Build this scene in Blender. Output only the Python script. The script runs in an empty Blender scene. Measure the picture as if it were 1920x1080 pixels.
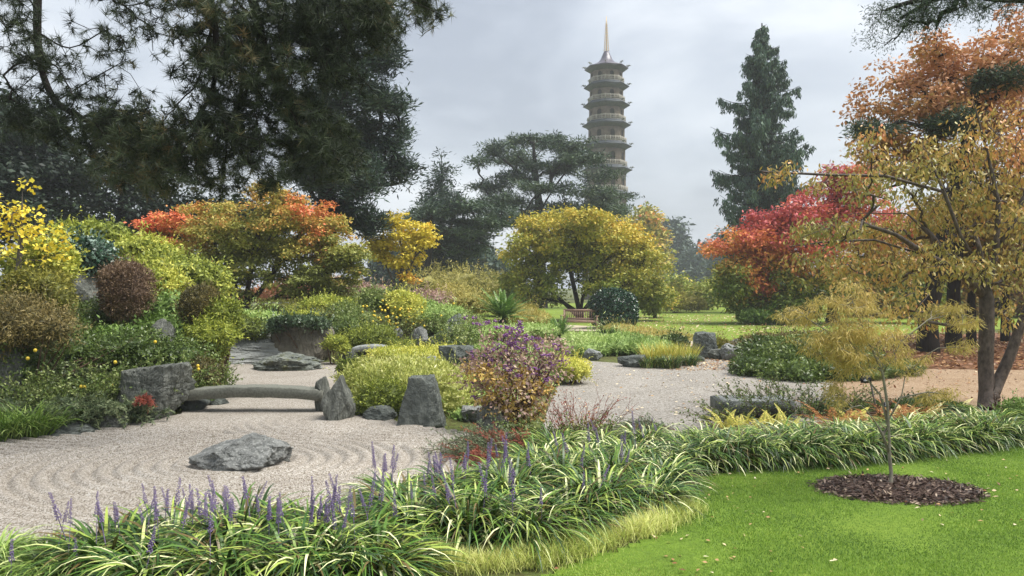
import bpy, math
import numpy as np
from mathutils import Vector, Matrix, Euler

scene = bpy.context.scene
C = scene.collection
R = math.radians
PI = math.pi

# ------------------------------------------------------------------ camera
F = 1400.0          # focal length in pixels of the 1920 px wide photograph
H = 2.0             # eye height above the lawn
cam_d = bpy.data.cameras.new('camera')
cam = bpy.data.objects.new('camera', cam_d)
C.objects.link(cam)
cam.location = (0, 0, H)
cam.rotation_euler = (R(90), 0, 0)
cam_d.sensor_width = 36.0
cam_d.lens = 36.0 * F / 1920.0
cam_d.clip_start = 0.05
cam_d.clip_end = 6000
scene.camera = cam

# ------------------------------------------------------------------ light
EXPO = 2.0
scene.view_settings.view_transform = 'Standard'
scene.view_settings.look = 'None'
scene.view_settings.gamma = 1
scene.view_settings.use_curve_mapping = False
scene.view_settings.exposure = EXPO
SUN_EL, SUN_AZ = R(62), R(95)     # azimuth clockwise from +Y
w = bpy.data.worlds.new('World')
scene.world = w
w.use_nodes = True
nt = w.node_tree
nt.nodes.clear()
def nn(t, k, **kw):
    n = t.nodes.new(k)
    for a, b in kw.items():
        if a.startswith('i_'):
            n.inputs[a[2:]].default_value = b
        else:
            setattr(n, a, b)
    return n
def lk(t, a, ao, b, bi):
    t.links.new(a.outputs[ao], b.inputs[bi])
def lin(hexs, k=1.0):
    h = hexs.lstrip('#')
    v = [int(h[i:i + 2], 16) / 255 for i in (0, 2, 4)]
    return tuple((((x + .055) / 1.055) ** 2.4 if x > .04045 else x / 12.92) * k for x in v) + (1.0,)
def ramp(t, stops, interp='LINEAR'):
    n = t.nodes.new('ShaderNodeValToRGB')
    cr = n.color_ramp
    cr.interpolation = interp
    while len(cr.elements) < len(stops):
        cr.elements.new(0.5)
    for e, (p, c) in zip(cr.elements, stops):
        e.position = p
        e.color = c
    return n
sky = nn(nt, 'ShaderNodeTexSky', sky_type='NISHITA', sun_disc=False)
sky.sun_elevation = SUN_EL
sky.sun_rotation = SUN_AZ
sky.air_density = 1.5
sky.dust_density = 4.0
tc = nn(nt, 'ShaderNodeTexCoord')
mp = nn(nt, 'ShaderNodeMapping')
mp.inputs['Scale'].default_value = (2.2, 2.2, 5.2)
mp.inputs['Location'].default_value = (0.35, 0.1, 0.62)
lk(nt, tc, 'Generated', mp, 'Vector')
n1 = nn(nt, 'ShaderNodeTexNoise', i_Scale=1.25, i_Detail=5.0, i_Roughness=0.52, i_Distortion=0.25)
lk(nt, mp, 'Vector', n1, 'Vector')
SK = 12.2 / 2 ** EXPO
cr = ramp(nt, [(0.34, lin('#a6adb9', SK)), (0.47, lin('#bdc4cf', SK)), (0.56, lin('#cdd3dc', SK)), (0.68, lin('#e6eaf0', SK))])
lk(nt, n1, 'Fac', cr, 'Fac')
mx = nn(nt, 'ShaderNodeMix', data_type='RGBA')
mx.inputs[0].default_value = 0.93
nt.links.new(sky.outputs[0], mx.inputs[6])
nt.links.new(cr.outputs[0], mx.inputs[7])
bg = nn(nt, 'ShaderNodeBackground', i_Strength=0.1)
nt.links.new(mx.outputs[2], bg.inputs['Color'])
wo = nn(nt, 'ShaderNodeOutputWorld')
lk(nt, bg, 0, wo, 'Surface')

sd = bpy.data.lights.new('sun', 'SUN')
sd.energy = 1.5
sd.angle = R(40)
sd.color = (1.0, 0.965, 0.91)
sun = bpy.data.objects.new('sun', sd)
C.objects.link(sun)
sdir = Vector((math.sin(SUN_AZ) * math.cos(SUN_EL), math.cos(SUN_AZ) * math.cos(SUN_EL), math.sin(SUN_EL)))
sun.rotation_euler = sdir.to_track_quat('Z', 'Y').to_euler()
sun.location = (0, 0, 60)

cy = scene.cycles
cy.use_denoising = True
cy.max_bounces = 5
cy.diffuse_bounces = 2
cy.glossy_bounces = 2
cy.transmission_bounces = 4
cy.volume_bounces = 1
cy.transparent_max_bounces = 4
cy.sample_clamp_indirect = 4.0

# ------------------------------------------------------------------ helpers
def P(px, py, d):
    return np.array([(px - 960) / F * d, d, H - (py - 540) / F * d])
def G(px, py, z=0.0):
    return P(px, py, (H - z) * F / (py - 540))
def E(px, py, rpx, rpy, d, rd=None):
    """an ellipsoid seen at this place: centre and three radii in metres"""
    c = P(px, py, d)
    k = d / F
    return (c[0], c[1], c[2], rpx * k, (rd if rd else rpx * k), rpy * k)
def rg(seed):
    return np.random.default_rng(seed)
def unit(v):
    return v / np.maximum(np.linalg.norm(v, axis=-1, keepdims=True), 1e-9)
def wob(p, f, seed=0):
    """cheap smooth noise, about -1..1"""
    r = rg(seed + 991)
    p = np.asarray(p, float)
    s = np.zeros(p.shape[:-1])
    for k in range(6):
        d = unit(r.normal(size=3)) * f * (0.7 + 1.1 * r.random())
        s = s + np.sin(p @ d + r.random() * 6.28 + 1.3 * np.sin(p @ (d[[1, 2, 0]] * 0.7)))
    return s / 3.2
def sstep(a, b, x):
    t = np.clip((x - a) / (b - a), 0, 1)
    return t * t * (3 - 2 * t)

def thing(name, label, cat, loc=(0, 0, 0), group=None, rz=0.0):
    o = bpy.data.objects.new(name, None)
    o.empty_display_size = 0.2
    C.objects.link(o)
    o.location = tuple(float(x) for x in loc)
    o.rotation_euler = (0, 0, rz)
    o['label'] = label
    o['category'] = cat
    if group:
        o['group'] = group
    return o
def tag(o, label, cat, group=None):
    o['label'] = label
    o['category'] = cat
    if group:
        o['group'] = group
    return o
def structure(o):
    o['kind'] = 'structure'
    return o
def stuff(o, label=None, cat=None):
    o['kind'] = 'stuff'
    if label:
        o['label'] = label
    if cat:
        o['category'] = cat
    return o
def mesh(name, V, polys, mat, parent=None, tint=None, smooth=False, rel=True):
    """polys: list of int arrays (n,k); V in world coordinates, made relative to the parent's base"""
    V = np.asarray(V, np.float32)
    if parent is not None and rel:
        V = V - np.array(parent.location, np.float32)
    me = bpy.data.meshes.new(name)
    polys = [np.asarray(p, np.int32) for p in polys if len(p)]
    me.vertices.add(len(V))
    me.vertices.foreach_set('co', V.ravel())
    loops = np.concatenate([p.ravel() for p in polys])
    tot = np.concatenate([np.full(len(p), p.shape[1], np.int32) for p in polys])
    st = np.concatenate([[0], np.cumsum(tot)[:-1]]).astype(np.int32)
    me.loops.add(len(loops))
    me.loops.foreach_set('vertex_index', loops)
    me.polygons.add(len(tot))
    me.polygons.foreach_set('loop_start', st)
    me.polygons.foreach_set('loop_total', tot)
    if smooth:
        me.polygons.foreach_set('use_smooth', np.ones(len(tot), bool))
    if tint is not None:
        a = me.attributes.new('tint', 'FLOAT', 'POINT')
        a.data.foreach_set('value', np.asarray(tint, np.float32))
    me.update(calc_edges=True)
    me.materials.append(mat)
    o = bpy.data.objects.new(name, me)
    C.objects.link(o)
    if parent is not None:
        o.parent = parent
    return o
def inst(name, src, parent, loc=(0, 0, 0), rot=(0, 0, 0), sc=1.0):
    """another object sharing the mesh of src"""
    o = bpy.data.objects.new(name, src.data)
    C.objects.link(o)
    o.parent = parent
    o.location = loc
    o.rotation_euler = rot
    o.scale = (sc, sc, sc) if np.isscalar(sc) else sc
    return o

class MB:
    """collects simple solids"""
    def __init__(s):
        s.V, s.Q, s.T, s.n = [], [], [], 0
    def add(s, V, Q=None, T=None):
        V = np.asarray(V, float)
        s.V.append(V)
        if Q is not None and len(Q):
            s.Q.append(np.asarray(Q) + s.n)
        if T is not None and len(T):
            s.T.append(np.asarray(T) + s.n)
        s.n += len(V)
        return s
    def box(s, c, sz, rot=None):
        c = np.array(c, float)
        h = np.array(sz, float) / 2
        sg = np.array([[-1, -1, -1], [1, -1, -1], [1, 1, -1], [-1, 1, -1], [-1, -1, 1], [1, -1, 1], [1, 1, 1], [-1, 1, 1]])
        b = min(h) * 0.18
        V = sg * h
        if rot is not None:
            V = V @ np.array(Euler(rot).to_matrix()).T
        return s.add(V + c, [[0, 3, 2, 1], [4, 5, 6, 7], [0, 1, 5, 4], [1, 2, 6, 5], [2, 3, 7, 6], [3, 0, 4, 7]])
    def tube(s, pts, rad, sides=6, cap=True):
        V, Q, T = tube(pts, rad, sides, cap)
        return s.add(V, Q, T)
    def ball(s, c, r, sub=1):
        v, f = ICO[sub]
        return s.add(v * r + np.array(c), None, f)
    def build(s, name, mat, parent=None, smooth=False, tint=None, rel=True):
        V = np.concatenate(s.V)
        polys = []
        if s.Q:
            polys.append(np.concatenate(s.Q))
        if s.T:
            polys.append(np.concatenate(s.T))
        return mesh(name, V, polys, mat, parent, smooth=smooth, tint=tint, rel=rel)

def icosphere(sub):
    t = (1 + 5 ** .5) / 2
    v = [(-1, t, 0), (1, t, 0), (-1, -t, 0), (1, -t, 0), (0, -1, t), (0, 1, t), (0, -1, -t), (0, 1, -t), (t, 0, -1), (t, 0, 1), (-t, 0, -1), (-t, 0, 1)]
    f = [(0, 11, 5), (0, 5, 1), (0, 1, 7), (0, 7, 10), (0, 10, 11), (1, 5, 9), (5, 11, 4), (11, 10, 2), (10, 7, 6), (7, 1, 8), (3, 9, 4), (3, 4, 2), (3, 2, 6), (3, 6, 8), (3, 8, 9), (4, 9, 5), (2, 4, 11), (6, 2, 10), (8, 6, 7), (9, 8, 1)]
    v = [np.array(a) / np.linalg.norm(a) for a in v]
    for _ in range(sub):
        cache, nf = {}, []
        def mid(a, b):
            k = (min(a, b), max(a, b))
            if k not in cache:
                m = v[a] + v[b]
                v.append(m / np.linalg.norm(m))
                cache[k] = len(v) - 1
            return cache[k]
        for a, b, c in f:
            x, y, z = mid(a, b), mid(b, c), mid(c, a)
            nf += [(a, x, z), (b, y, x), (c, z, y), (x, y, z)]
        f = nf
    return np.array(v), np.array(f)
ICO = {k: icosphere(k) for k in (0, 1, 2, 3, 4, 5)}

def tube(pts, rad, sides=6, cap=True):
    pts = np.asarray(pts, float)
    n = len(pts)
    rad = np.broadcast_to(np.asarray(rad, float), (n,))
    t = np.gradient(pts, axis=0)
    t = unit(t)
    ref = np.array([0.13, 0.31, 0.94]) if abs(t[:, 2]).mean() < .8 else np.array([0.95, 0.2, 0.1])
    u = unit(np.cross(t, ref))
    v = np.cross(t, u)
    a = np.arange(sides) * 2 * PI / sides
    V = (pts[:, None] + rad[:, None, None] * (np.cos(a)[None, :, None] * u[:, None] + np.sin(a)[None, :, None] * v[:, None])).reshape(-1, 3)
    i = np.arange(n - 1)[:, None] * sides
    j = np.arange(sides)[None]
    k = (j + 1) % sides
    Q = np.stack([i + j, i + k, i + sides + k, i + sides + j], -1).reshape(-1, 4)
    T = []
    if cap:
        V = np.concatenate([V, pts[:1], pts[-1:]])
        m = n * sides
        T = [(m, (q + 1) % sides, q) for q in range(sides)] + [(m + 1, (n - 1) * sides + q, (n - 1) * sides + (q + 1) % sides) for q in range(sides)]
    return V, Q, np.array(T) if len(T) else None
def bez(pts, n):
    """smooth curve through points (Catmull-Rom)"""
    p = np.asarray(pts, float)
    p = np.concatenate([[2 * p[0] - p[1]], p, [2 * p[-1] - p[-2]]])
    out = []
    m = len(p) - 3
    for s in range(m):
        a, b, c, d = p[s:s + 4]
        t = np.linspace(0, 1, n, endpoint=(s == m - 1))[:, None]
        out.append(.5 * (2 * b + (c - a) * t + (2 * a - 5 * b + 4 * c - d) * t ** 2 + (3 * b - a - 3 * c + d) * t ** 3))
    return np.concatenate(out)

# ------------------------------------------------------------------ materials
def newmat(name):
    m = bpy.data.materials.new(name)
    m.use_nodes = True
    m.node_tree.nodes.clear()
    return m, m.node_tree
def leaf_mat(name, stops, rough=.55, trans=.18, k=1.0, spec=.35):
    m, t = newmat(name)
    at = nn(t, 'ShaderNodeAttribute', attribute_name='tint')
    n = len(stops)
    st = [(i / (n - 1), tuple(min(v, .9) for v in lin(c, k * 1.22))) for i, c in enumerate(stops)]
    cr = ramp(t, st)
    lk(t, at, 'Fac', cr, 'Fac')
    p = nn(t, 'ShaderNodeBsdfPrincipled', i_Roughness=rough)
    p.inputs['Specular IOR Level'].default_value = spec
    lk(t, cr, 0, p, 'Base Color')
    tr = nn(t, 'ShaderNodeBsdfTranslucent')
    lk(t, cr, 0, tr, 'Color')
    mxs = nn(t, 'ShaderNodeMixShader', i_Fac=trans)
    lk(t, p, 0, mxs, 1)
    lk(t, tr, 0, mxs, 2)
    o = nn(t, 'ShaderNodeOutputMaterial')
    lk(t, mxs, 0, o, 'Surface')
    return m
def solid_mat(name, c1, c2, scale=8.0, rough=.7, bump=.3, bscale=None, detail=6.0, spec=.3, c3=None, metal=0.0, stretch=None, dist=.02):
    """noise between two or three colours, with relief"""
    m, t = newmat(name)
    tcn = nn(t, 'ShaderNodeTexCoord')
    mpn = nn(t, 'ShaderNodeMapping')
    if stretch:
        mpn.inputs['Scale'].default_value = stretch
    lk(t, tcn, 'Object', mpn, 'Vector')
    a = nn(t, 'ShaderNodeTexNoise', i_Scale=scale, i_Detail=detail, i_Roughness=.62)
    lk(t, mpn, 0, a, 'Vector')
    st = [(.34, c1), (.66, c2)] if c3 is None else [(.30, c1), (.5, c2), (.68, c3)]
    cr = ramp(t, st)
    lk(t, a, 'Fac', cr, 'Fac')
    p = nn(t, 'ShaderNodeBsdfPrincipled', i_Roughness=rough, i_Metallic=metal)
    p.inputs['Specular IOR Level'].default_value = spec
    lk(t, cr, 0, p, 'Base Color')
    if bump:
        b = nn(t, 'ShaderNodeTexNoise', i_Scale=bscale or scale * 3, i_Detail=8.0, i_Roughness=.65)
        lk(t, mpn, 0, b, 'Vector')
        bn = nn(t, 'ShaderNodeBump', i_Strength=bump, i_Distance=dist)
        lk(t, b, 'Fac', bn, 'Height')
        lk(t, bn, 0, p, 'Normal')
    o = nn(t, 'ShaderNodeOutputMaterial')
    lk(t, p, 0, o, 'Surface')
    return m
def rock_mat(name, cs, scale=3.0, lich='#b4b9b4', lichen=.68, moss=None, rough=.62, layers=None):
    m, t = newmat(name)
    tcn = nn(t, 'ShaderNodeTexCoord')
    mpn = nn(t, 'ShaderNodeMapping')
    if layers:
        mpn.inputs['Rotation'].default_value = layers[0]
        mpn.inputs['Scale'].default_value = layers[1]
    lk(t, tcn, 'Object', mpn, 'Vector')
    a = nn(t, 'ShaderNodeTexNoise', i_Scale=scale, i_Detail=9.0, i_Roughness=.7, i_Distortion=.6)
    lk(t, mpn, 0, a, 'Vector')
    cr = ramp(t, [(.28, lin(cs[0])), (.5, lin(cs[1])), (.72, lin(cs[2]))])
    lk(t, a, 'Fac', cr, 'Fac')
    b = nn(t, 'ShaderNodeTexNoise', i_Scale=scale * 7, i_Detail=6.0, i_Roughness=.7)
    lk(t, tcn, 'Object', b, 'Vector')
    rb = ramp(t, [(lichen, (0, 0, 0, 1)), (lichen + .05, (1, 1, 1, 1))])
    lk(t, b, 'Fac', rb, 'Fac')
    mixa = nn(t, 'ShaderNodeMix', data_type='RGBA')
    t.links.new(rb.outputs[0], mixa.inputs[0])
    t.links.new(cr.outputs[0], mixa.inputs[6])
    mixa.inputs[7].default_value = lin(lich)
    col = mixa.outputs[2]
    if moss:
        e = nn(t, 'ShaderNodeTexNoise', i_Scale=scale * 1.3, i_Detail=5.0)
        lk(t, tcn, 'Object', e, 'Vector')
        rm = ramp(t, [(.52, (0, 0, 0, 1)), (.62, (.85, .85, .85, 1))])
        lk(t, e, 'Fac', rm, 'Fac')
        mixb = nn(t, 'ShaderNodeMix', data_type='RGBA')
        t.links.new(rm.outputs[0], mixb.inputs[0])
        t.links.new(col, mixb.inputs[6])
        mixb.inputs[7].default_value = lin(moss)
        col = mixb.outputs[2]
    p = nn(t, 'ShaderNodeBsdfPrincipled', i_Roughness=rough)
    p.inputs['Specular IOR Level'].default_value = .45
    t.links.new(col, p.inputs['Base Color'])
    v = nn(t, 'ShaderNodeTexNoise', i_Scale=scale * 2.2, i_Detail=12.0, i_Roughness=.74, i_Distortion=.9)
    lk(t, mpn, 0, v, 'Vector')
    bn = nn(t, 'ShaderNodeBump', i_Strength=.9, i_Distance=.10)
    lk(t, v, 'Fac', bn, 'Height')
    lk(t, bn, 0, p, 'Normal')
    o = nn(t, 'ShaderNodeOutputMaterial')
    lk(t, p, 0, o, 'Surface')
    return m

# ------------------------------------------------------------------ foliage builders
def leaf_geo(Cn, D, N, L, W, tint, shape='leaf', fold=.12):
    Cn, D, N = np.asarray(Cn), unit(np.asarray(D)), np.asarray(N)
    S = unit(np.cross(D, N))
    N = np.cross(S, D)
    n = len(Cn)
    L = np.broadcast_to(L, (n,))[:, None]
    W = np.broadcast_to(W, (n,))[:, None]
    if shape == 'leaf':
        V = np.stack([Cn, Cn + D * L * .48 + S * W * .5 + N * W * fold, Cn + D * L, Cn + D * L * .48 - S * W * .5 + N * W * fold], 1)
        fc = np.arange(n * 4).reshape(n, 4)
        return V.reshape(-1, 3), [fc], np.repeat(tint, 4)
    V = np.stack([Cn - S * W * .5, Cn + S * W * .5, Cn + D * L], 1)
    return V.reshape(-1, 3), [np.arange(n * 3).reshape(n, 3)], np.repeat(tint, 3)
def in_ells(ells, n, r, shell=.33, wt=None):
    ells = np.array(ells, float)
    vol = (ells[:, 3] * ells[:, 4] * ells[:, 5]) ** (2 / 3.)
    if wt is not None:
        vol = vol * np.asarray(wt)
    k = r.choice(len(ells), n, p=vol / vol.sum())
    d = unit(r.normal(size=(n, 3)))
    rad = r.random(n) ** shell
    return ells[k, :3] + d * rad[:, None] * ells[k, 3:], d, k
def leaf_dirs(n, r, droop=.3, upn=1.0, out=None, outw=0.0):
    D = unit(r.normal(size=(n, 3)) * np.array([1, 1, .6]) + np.array([0, 0, -droop]) + (out * outw if out is not None else 0))
    N = unit(r.normal(size=(n, 3)) * .7 + np.array([0, 0, upn]))
    return D, N
def clusters(centres, nl, sig, r, ctint, L, W, droop=.3, upn=1.0, tj=.16, cj=.14, flat=.6, shape='leaf', lj=.35):
    """leaves gathered in clumps about the given centres"""
    n = len(centres)
    off = r.normal(size=(n, nl, 3)) * np.array([1, 1, flat]) * sig
    Cn = (centres[:, None] + off).reshape(-1, 3)
    m = n * nl
    D, N = leaf_dirs(m, r, droop, upn, unit(off.reshape(-1, 3)), .5)
    t = np.repeat(ctint + r.normal(size=n) * cj, nl) + r.normal(size=m) * tj
    ll = L * (1 + (r.random(m) - .5) * 2 * lj)
    return leaf_geo(Cn, D, N, ll, W * ll / L, np.clip(t, 0.01, .99), shape)

class Skel:
    """a branching skeleton grown towards the leaf clumps"""
    def __init__(s):
        s.p, s.par, s.len, s.paths = np.zeros((0, 3)), [], [], []
    def add(s, pts, parent=None):
        pts = np.asarray(pts, float)
        if parent is None and len(s.p):
            parent = int(np.argmin(np.linalg.norm(s.p - pts[0], axis=1)))
        ids, last = [], parent
        if last is not None:
            ids.append(last)
        for q in pts:
            i = len(s.par)
            s.par.append(-1 if last is None else last)
            s.len.append(0 if last is None else s.len[last] + np.linalg.norm(q - s.p[last]))
            s.p = np.concatenate([s.p, q[None]])
            ids.append(i)
            last = i
        s.paths.append(ids)
        return last
    def grow(s, targets, r, bend=.25, seg=3, lw=.2, up=.15, skip=0):
        o = np.argsort(np.linalg.norm(targets - s.p[min(skip, len(s.p) - 1)], axis=1))
        for t in targets[o]:
            d = np.linalg.norm(s.p - t, axis=1) + lw * np.array(s.len)
            d[:skip] += 99
            i = int(np.argmin(d))
            a = s.p[i]
            dist = np.linalg.norm(t - a)
            if dist < 1e-3:
                continue
            pd = unit(a - s.p[s.par[i]]) if s.par[i] >= 0 else np.array([0, 0, 1.])
            c = a + pd * dist * bend + np.array([0, 0, up * dist]) + r.normal(size=3) * dist * .05
            u = np.linspace(0, 1, seg + 1)[1:, None]
            pts = (1 - u) ** 2 * a + 2 * u * (1 - u) * c + u ** 2 * t
            pts[:-1] += r.normal(size=(seg - 1, 3)) * dist * .04
            s.add(pts, i)
    def build(s, name, mat, parent, r0, tip=.006, sides=6, flare=1.35):
        n = len(s.par)
        cnt = np.zeros(n)
        has = np.zeros(n, bool)
        for q in s.par:
            if q >= 0:
                has[q] = True
        cnt[~has] = 1
        for i in range(n - 1, -1, -1):
            if s.par[i] >= 0:
                cnt[s.par[i]] += cnt[i]
        pw = math.log(max(r0 / tip, 1.5)) / math.log(max(cnt.max(), 2))
        rad = tip * np.maximum(cnt, 1) ** pw
        m = MB()
        for q, ids in enumerate(s.paths):
            if len(ids) < 2:
                continue
            rr = rad[ids].copy()
            if q > 0:
                rr[0] = min(rr[0], rr[1] * 1.25)
            else:
                rr[0] *= flare
            m.tube(s.p[ids], rr, (10 if rr.max() > .08 else sides) if rr.max() > .03 else 4, cap=False)
        return m.build(name, mat, parent, smooth=True)

def make_tree(name, label, cat, base, trunk, ells, mats, r0, ncl, nl, sig, L, W, seed, tintf, shell=.4, droop=.3, upn=1.0, flat=.6,
              group=None, tip=.008, wt=None, bend=.25, up=.15, limbs=(), tj=.16, cj=.14, lw=.2, shape='leaf', skip=0, nbr=None, leafname='crown'):
    r = rg(seed)
    root = thing(name, label, cat, base, group)
    cen, d, k = in_ells(ells, ncl, r, shell, wt)
    sk = Skel()
    sk.add(np.asarray(trunk))
    for lb in limbs:
        sk.add(np.asarray(lb))
    sub = cen if nbr is None else cen[:nbr]
    sk.grow(sub, r, bend=bend, up=up, lw=lw, skip=skip)
    sk.build('trunk', mats[0], root, r0, tip)
    V, Fc, t = clusters(cen, nl, sig, r, tintf(cen, r), L, W, droop, upn, tj, cj, flat, shape)
    stuff(mesh(leafname, V, Fc, mats[1], root, t))
    return root

def fill_poly(px_pts, z, ctr=True):
    return np.array([G(a, b)[:2] for a, b in px_pts])
def inside(poly, x, y):
    c = np.zeros(x.shape, bool)
    n = len(poly)
    for i in range(n):
        x1, y1 = poly[i]
        x2, y2 = poly[(i + 1) % n]
        k = ((y1 > y) != (y2 > y)) & (x < (x2 - x1) * (y - y1) / (y2 - y1 + 1e-12) + x1)
        c ^= k
    return c
def hz(x, y):
    """ground height: two planted mounds on otherwise level ground"""
    def m(cx, cy, rx, ry, a):
        r = np.sqrt(((x - cx) / rx) ** 2 + ((y - cy) / ry) ** 2)
        return a * sstep(1.0, .2, r)
    return m(-10, 14.5, 4.2, 4.8, 2.0) + m(-6, 27, 9, 8.5, 1.5)
def on(px, d, z=None):
    """ground point at this picture column and distance"""
    x = (px - 960) / F * d
    return np.array([x, d, float(hz(np.float64(x), np.float64(d))) if z is None else z])

# ================================================================== the setting
def ground_mat(name, stops, sc1, sc2, rough=.9, bump=.5, bdist=.02, bsc=60, bands=None, speck=None):
    m, t = newmat(name)
    tcn = nn(t, 'ShaderNodeTexCoord')
    a = nn(t, 'ShaderNodeTexNoise', i_Scale=sc1, i_Detail=8.0, i_Roughness=.6)
    b = nn(t, 'ShaderNodeTexNoise', i_Scale=sc2, i_Detail=3.0, i_Roughness=.6)
    for q in (a, b):
        lk(t, tcn, 'Object', q, 'Vector')
    ad = nn(t, 'ShaderNodeMix', data_type='FLOAT')
    ad.inputs[0].default_value = .5
    t.links.new(a.outputs['Fac'], ad.inputs[2])
    t.links.new(b.outputs['Fac'], ad.inputs[3])
    cr = ramp(t, stops)
    t.links.new(ad.outputs[0], cr.inputs[0])
    col = cr.outputs[0]
    if speck:
        v = nn(t, 'ShaderNodeTexVoronoi', i_Scale=speck[0])
        lk(t, tcn, 'Object', v, 'Vector')
        sv = nn(t, 'ShaderNodeSeparateColor')
        lk(t, v, 'Color', sv, 0)
        r2 = ramp(t, speck[1], 'LINEAR')
        lk(t, sv, 0, r2, 'Fac')
        mu = nn(t, 'ShaderNodeMix', data_type='RGBA', blend_type='MULTIPLY')
        mu.inputs[0].default_value = 1.0
        t.links.new(col, mu.inputs[6])
        t.links.new(r2.outputs[0], mu.inputs[7])
        col = mu.outputs[2]
    p = nn(t, 'ShaderNodeBsdfPrincipled', i_Roughness=rough)
    p.inputs['Specular IOR Level'].default_value = .2
    t.links.new(col, p.inputs['Base Color'])
    if speck:
        hb = nn(t, 'ShaderNodeBump', i_Strength=.45, i_Distance=.006)
        t.links.new(v.outputs['Distance'], hb.inputs['Height'])
        hb.invert = True
    else:
        h = nn(t, 'ShaderNodeTexNoise', i_Scale=bsc, i_Detail=6.0, i_Roughness=.7)
        lk(t, tcn, 'Object', h, 'Vector')
        hb = nn(t, 'ShaderNodeBump', i_Strength=bump, i_Distance=bdist)
        lk(t, h, 'Fac', hb, 'Height')
    lk(t, hb, 0, p, 'Normal')
    o = nn(t, 'ShaderNodeOutputMaterial')
    lk(t, p, 0, o, 'Surface')
    return m
M = {}
M['earth'] = ground_mat('earth', [(.3, lin('#3a3524')), (.48, lin('#54552f')), (.6, lin('#66743a')), (.72, lin('#59502f'))], .35, 9.0, bump=.8, bdist=.05, bsc=14)
M['lawn'] = ground_mat('lawn', [(.32, lin('#566f26')), (.5, lin('#6c882f')), (.66, lin('#82993b'))], 1.2, 22.0, bump=.7, bdist=.03, bsc=90)
M['far_lawn'] = ground_mat('far_lawn', [(.34, lin('#757840')), (.48, lin('#728432')), (.6, lin('#7c9434')), (.74, lin('#8d8a48'))], .22, 2.6, bump=.6, bdist=.04, bsc=20)
M['litter'] = ground_mat('litter', [(.3, lin('#453022')), (.46, lin('#64442e')), (.58, lin('#7a5a3e')), (.7, lin('#55582f'))], .5, 7.0, bump=.8, bdist=.04, bsc=18)
M['gravel'] = ground_mat('gravel', [(.32, lin('#9a948c')), (.5, lin('#aaa59d')), (.68, lin('#b9b5ae'))], 1.1, 30.0,
                         speck=(100, [(0, lin('#8a837a')), (.2, lin('#bdb6ac')), (.5, lin('#ddd8d0')), (.8, (1, 1, 1, 1)), (1, (1.0, 1.0, 1.0, 1))]))
M['gravel_grey'] = ground_mat('gravel_grey', [(.32, lin('#8f8b85')), (.5, lin('#a19d96')), (.68, lin('#aeaaa3'))], .9, 24.0,
                              speck=(60, [(0, lin('#8d867c')), (.3, lin('#cfcac2')), (.7, (1, 1, 1, 1)), (1, (1, 1, 1, 1))]))
M['path'] = ground_mat('path', [(.32, lin('#948068')), (.5, lin('#a8937b')), (.68, lin('#b8a58f'))], .9, 12.0,
                       speck=(70, [(0, lin('#a09080')), (.4, lin('#e0d8cc')), (1, (1, 1, 1, 1))]))
M['paving'] = ground_mat('paving', [(.32, lin('#9b9180')), (.5, lin('#b3a890')), (.68, lin('#c4bba5'))], .9, 12.0, bump=.3, bdist=.01)
M['mulch'] = ground_mat('mulch', [(.32, lin('#3a2e2a')), (.5, lin('#58473f')), (.68, lin('#7d695d'))], 9.0, 60.0, bump=1.0, bdist=.04, bsc=60)

def nonuni(a, b, n, pw=1.0):
    return a + (b - a) * np.linspace(0, 1, n) ** pw
def grid(name, xs, ys, zf, mat, keep=None, parent=None):
    X, Y = np.meshgrid(xs, ys)
    V = np.stack([X, Y, zf(X, Y)], -1).reshape(-1, 3)
    nx = len(xs)
    i, j = np.meshgrid(np.arange(nx - 1), np.arange(len(ys) - 1))
    a = (j * nx + i).ravel()
    Q = np.stack([a, a + 1, a + nx + 1, a + nx], 1)
    if keep is not None:
        Q = Q[keep(V[Q].mean(1))]
        u, inv = np.unique(Q, return_inverse=True)
        V, Q = V[u], inv.reshape(Q.shape)
    return mesh(name, V, [Q], mat, parent, smooth=True)

# ground sheet reaching the horizon
xs = np.concatenate([-nonuni(14, 1500, 16, 3)[::-1][:-1], np.linspace(-14, 14, 113), nonuni(14, 1500, 16, 3)[1:]])
ys = np.concatenate([-nonuni(2, 600, 8, 3)[::-1], np.linspace(0, 40, 161)[1:], nonuni(40, 2500, 22, 3)[1:]])
structure(grid('ground', xs, ys, lambda x, y: hz(x, y) + np.where(hz(x, y) > .02, .04 * wob(np.stack([x, y, 0 * x], -1), 2.2), 0) - .012, M['earth']))

GP = fill_poly([(-260, 1020), (-260, 842), (60, 824), (220, 806), (340, 784), (352, 752), (350, 712), (300, 690), (380, 678), (660, 680), (690, 700), (660, 770), (760, 803), (900, 820), (960, 870), (760, 930), (690, 985), (300, 1010), (100, 1030)], 0)
stones = [G(450, 872), G(540, 695), G(787, 800), G(625, 795), G(290, 790)]
def gz(x, y):
    z = np.full(x.shape, .002)
    # raked ripples run in rings about the low stone, straight furrows farther off
    d = np.full(x.shape, 99.0)
    for s, k in zip(stones, (0.55, .8, .36, .3, .55)):
        d = np.minimum(d, np.hypot((x - s[0]), (y - s[1]) * 1.15) - k)
    ph = d * 2 * PI / .19 + .5 * wob(np.stack([x, y, 0 * x], -1), 1.3, 3)
    amp = .05 * np.clip(1.25 - .09 * d, .35, 1) * (.75 + .25 * wob(np.stack([x, y, 0 * x], -1), 1.1, 7)) * sstep(11.4, 9.6, y)
    fr = ph / (2 * PI)
    fr = np.abs(fr - np.round(fr))
    z = z + .065 - amp * 1.5 * np.exp(-(fr / .2) ** 2) + .004 * wob(np.stack([x, y, 0 * x], -1), 14, 5)
    return z
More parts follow.
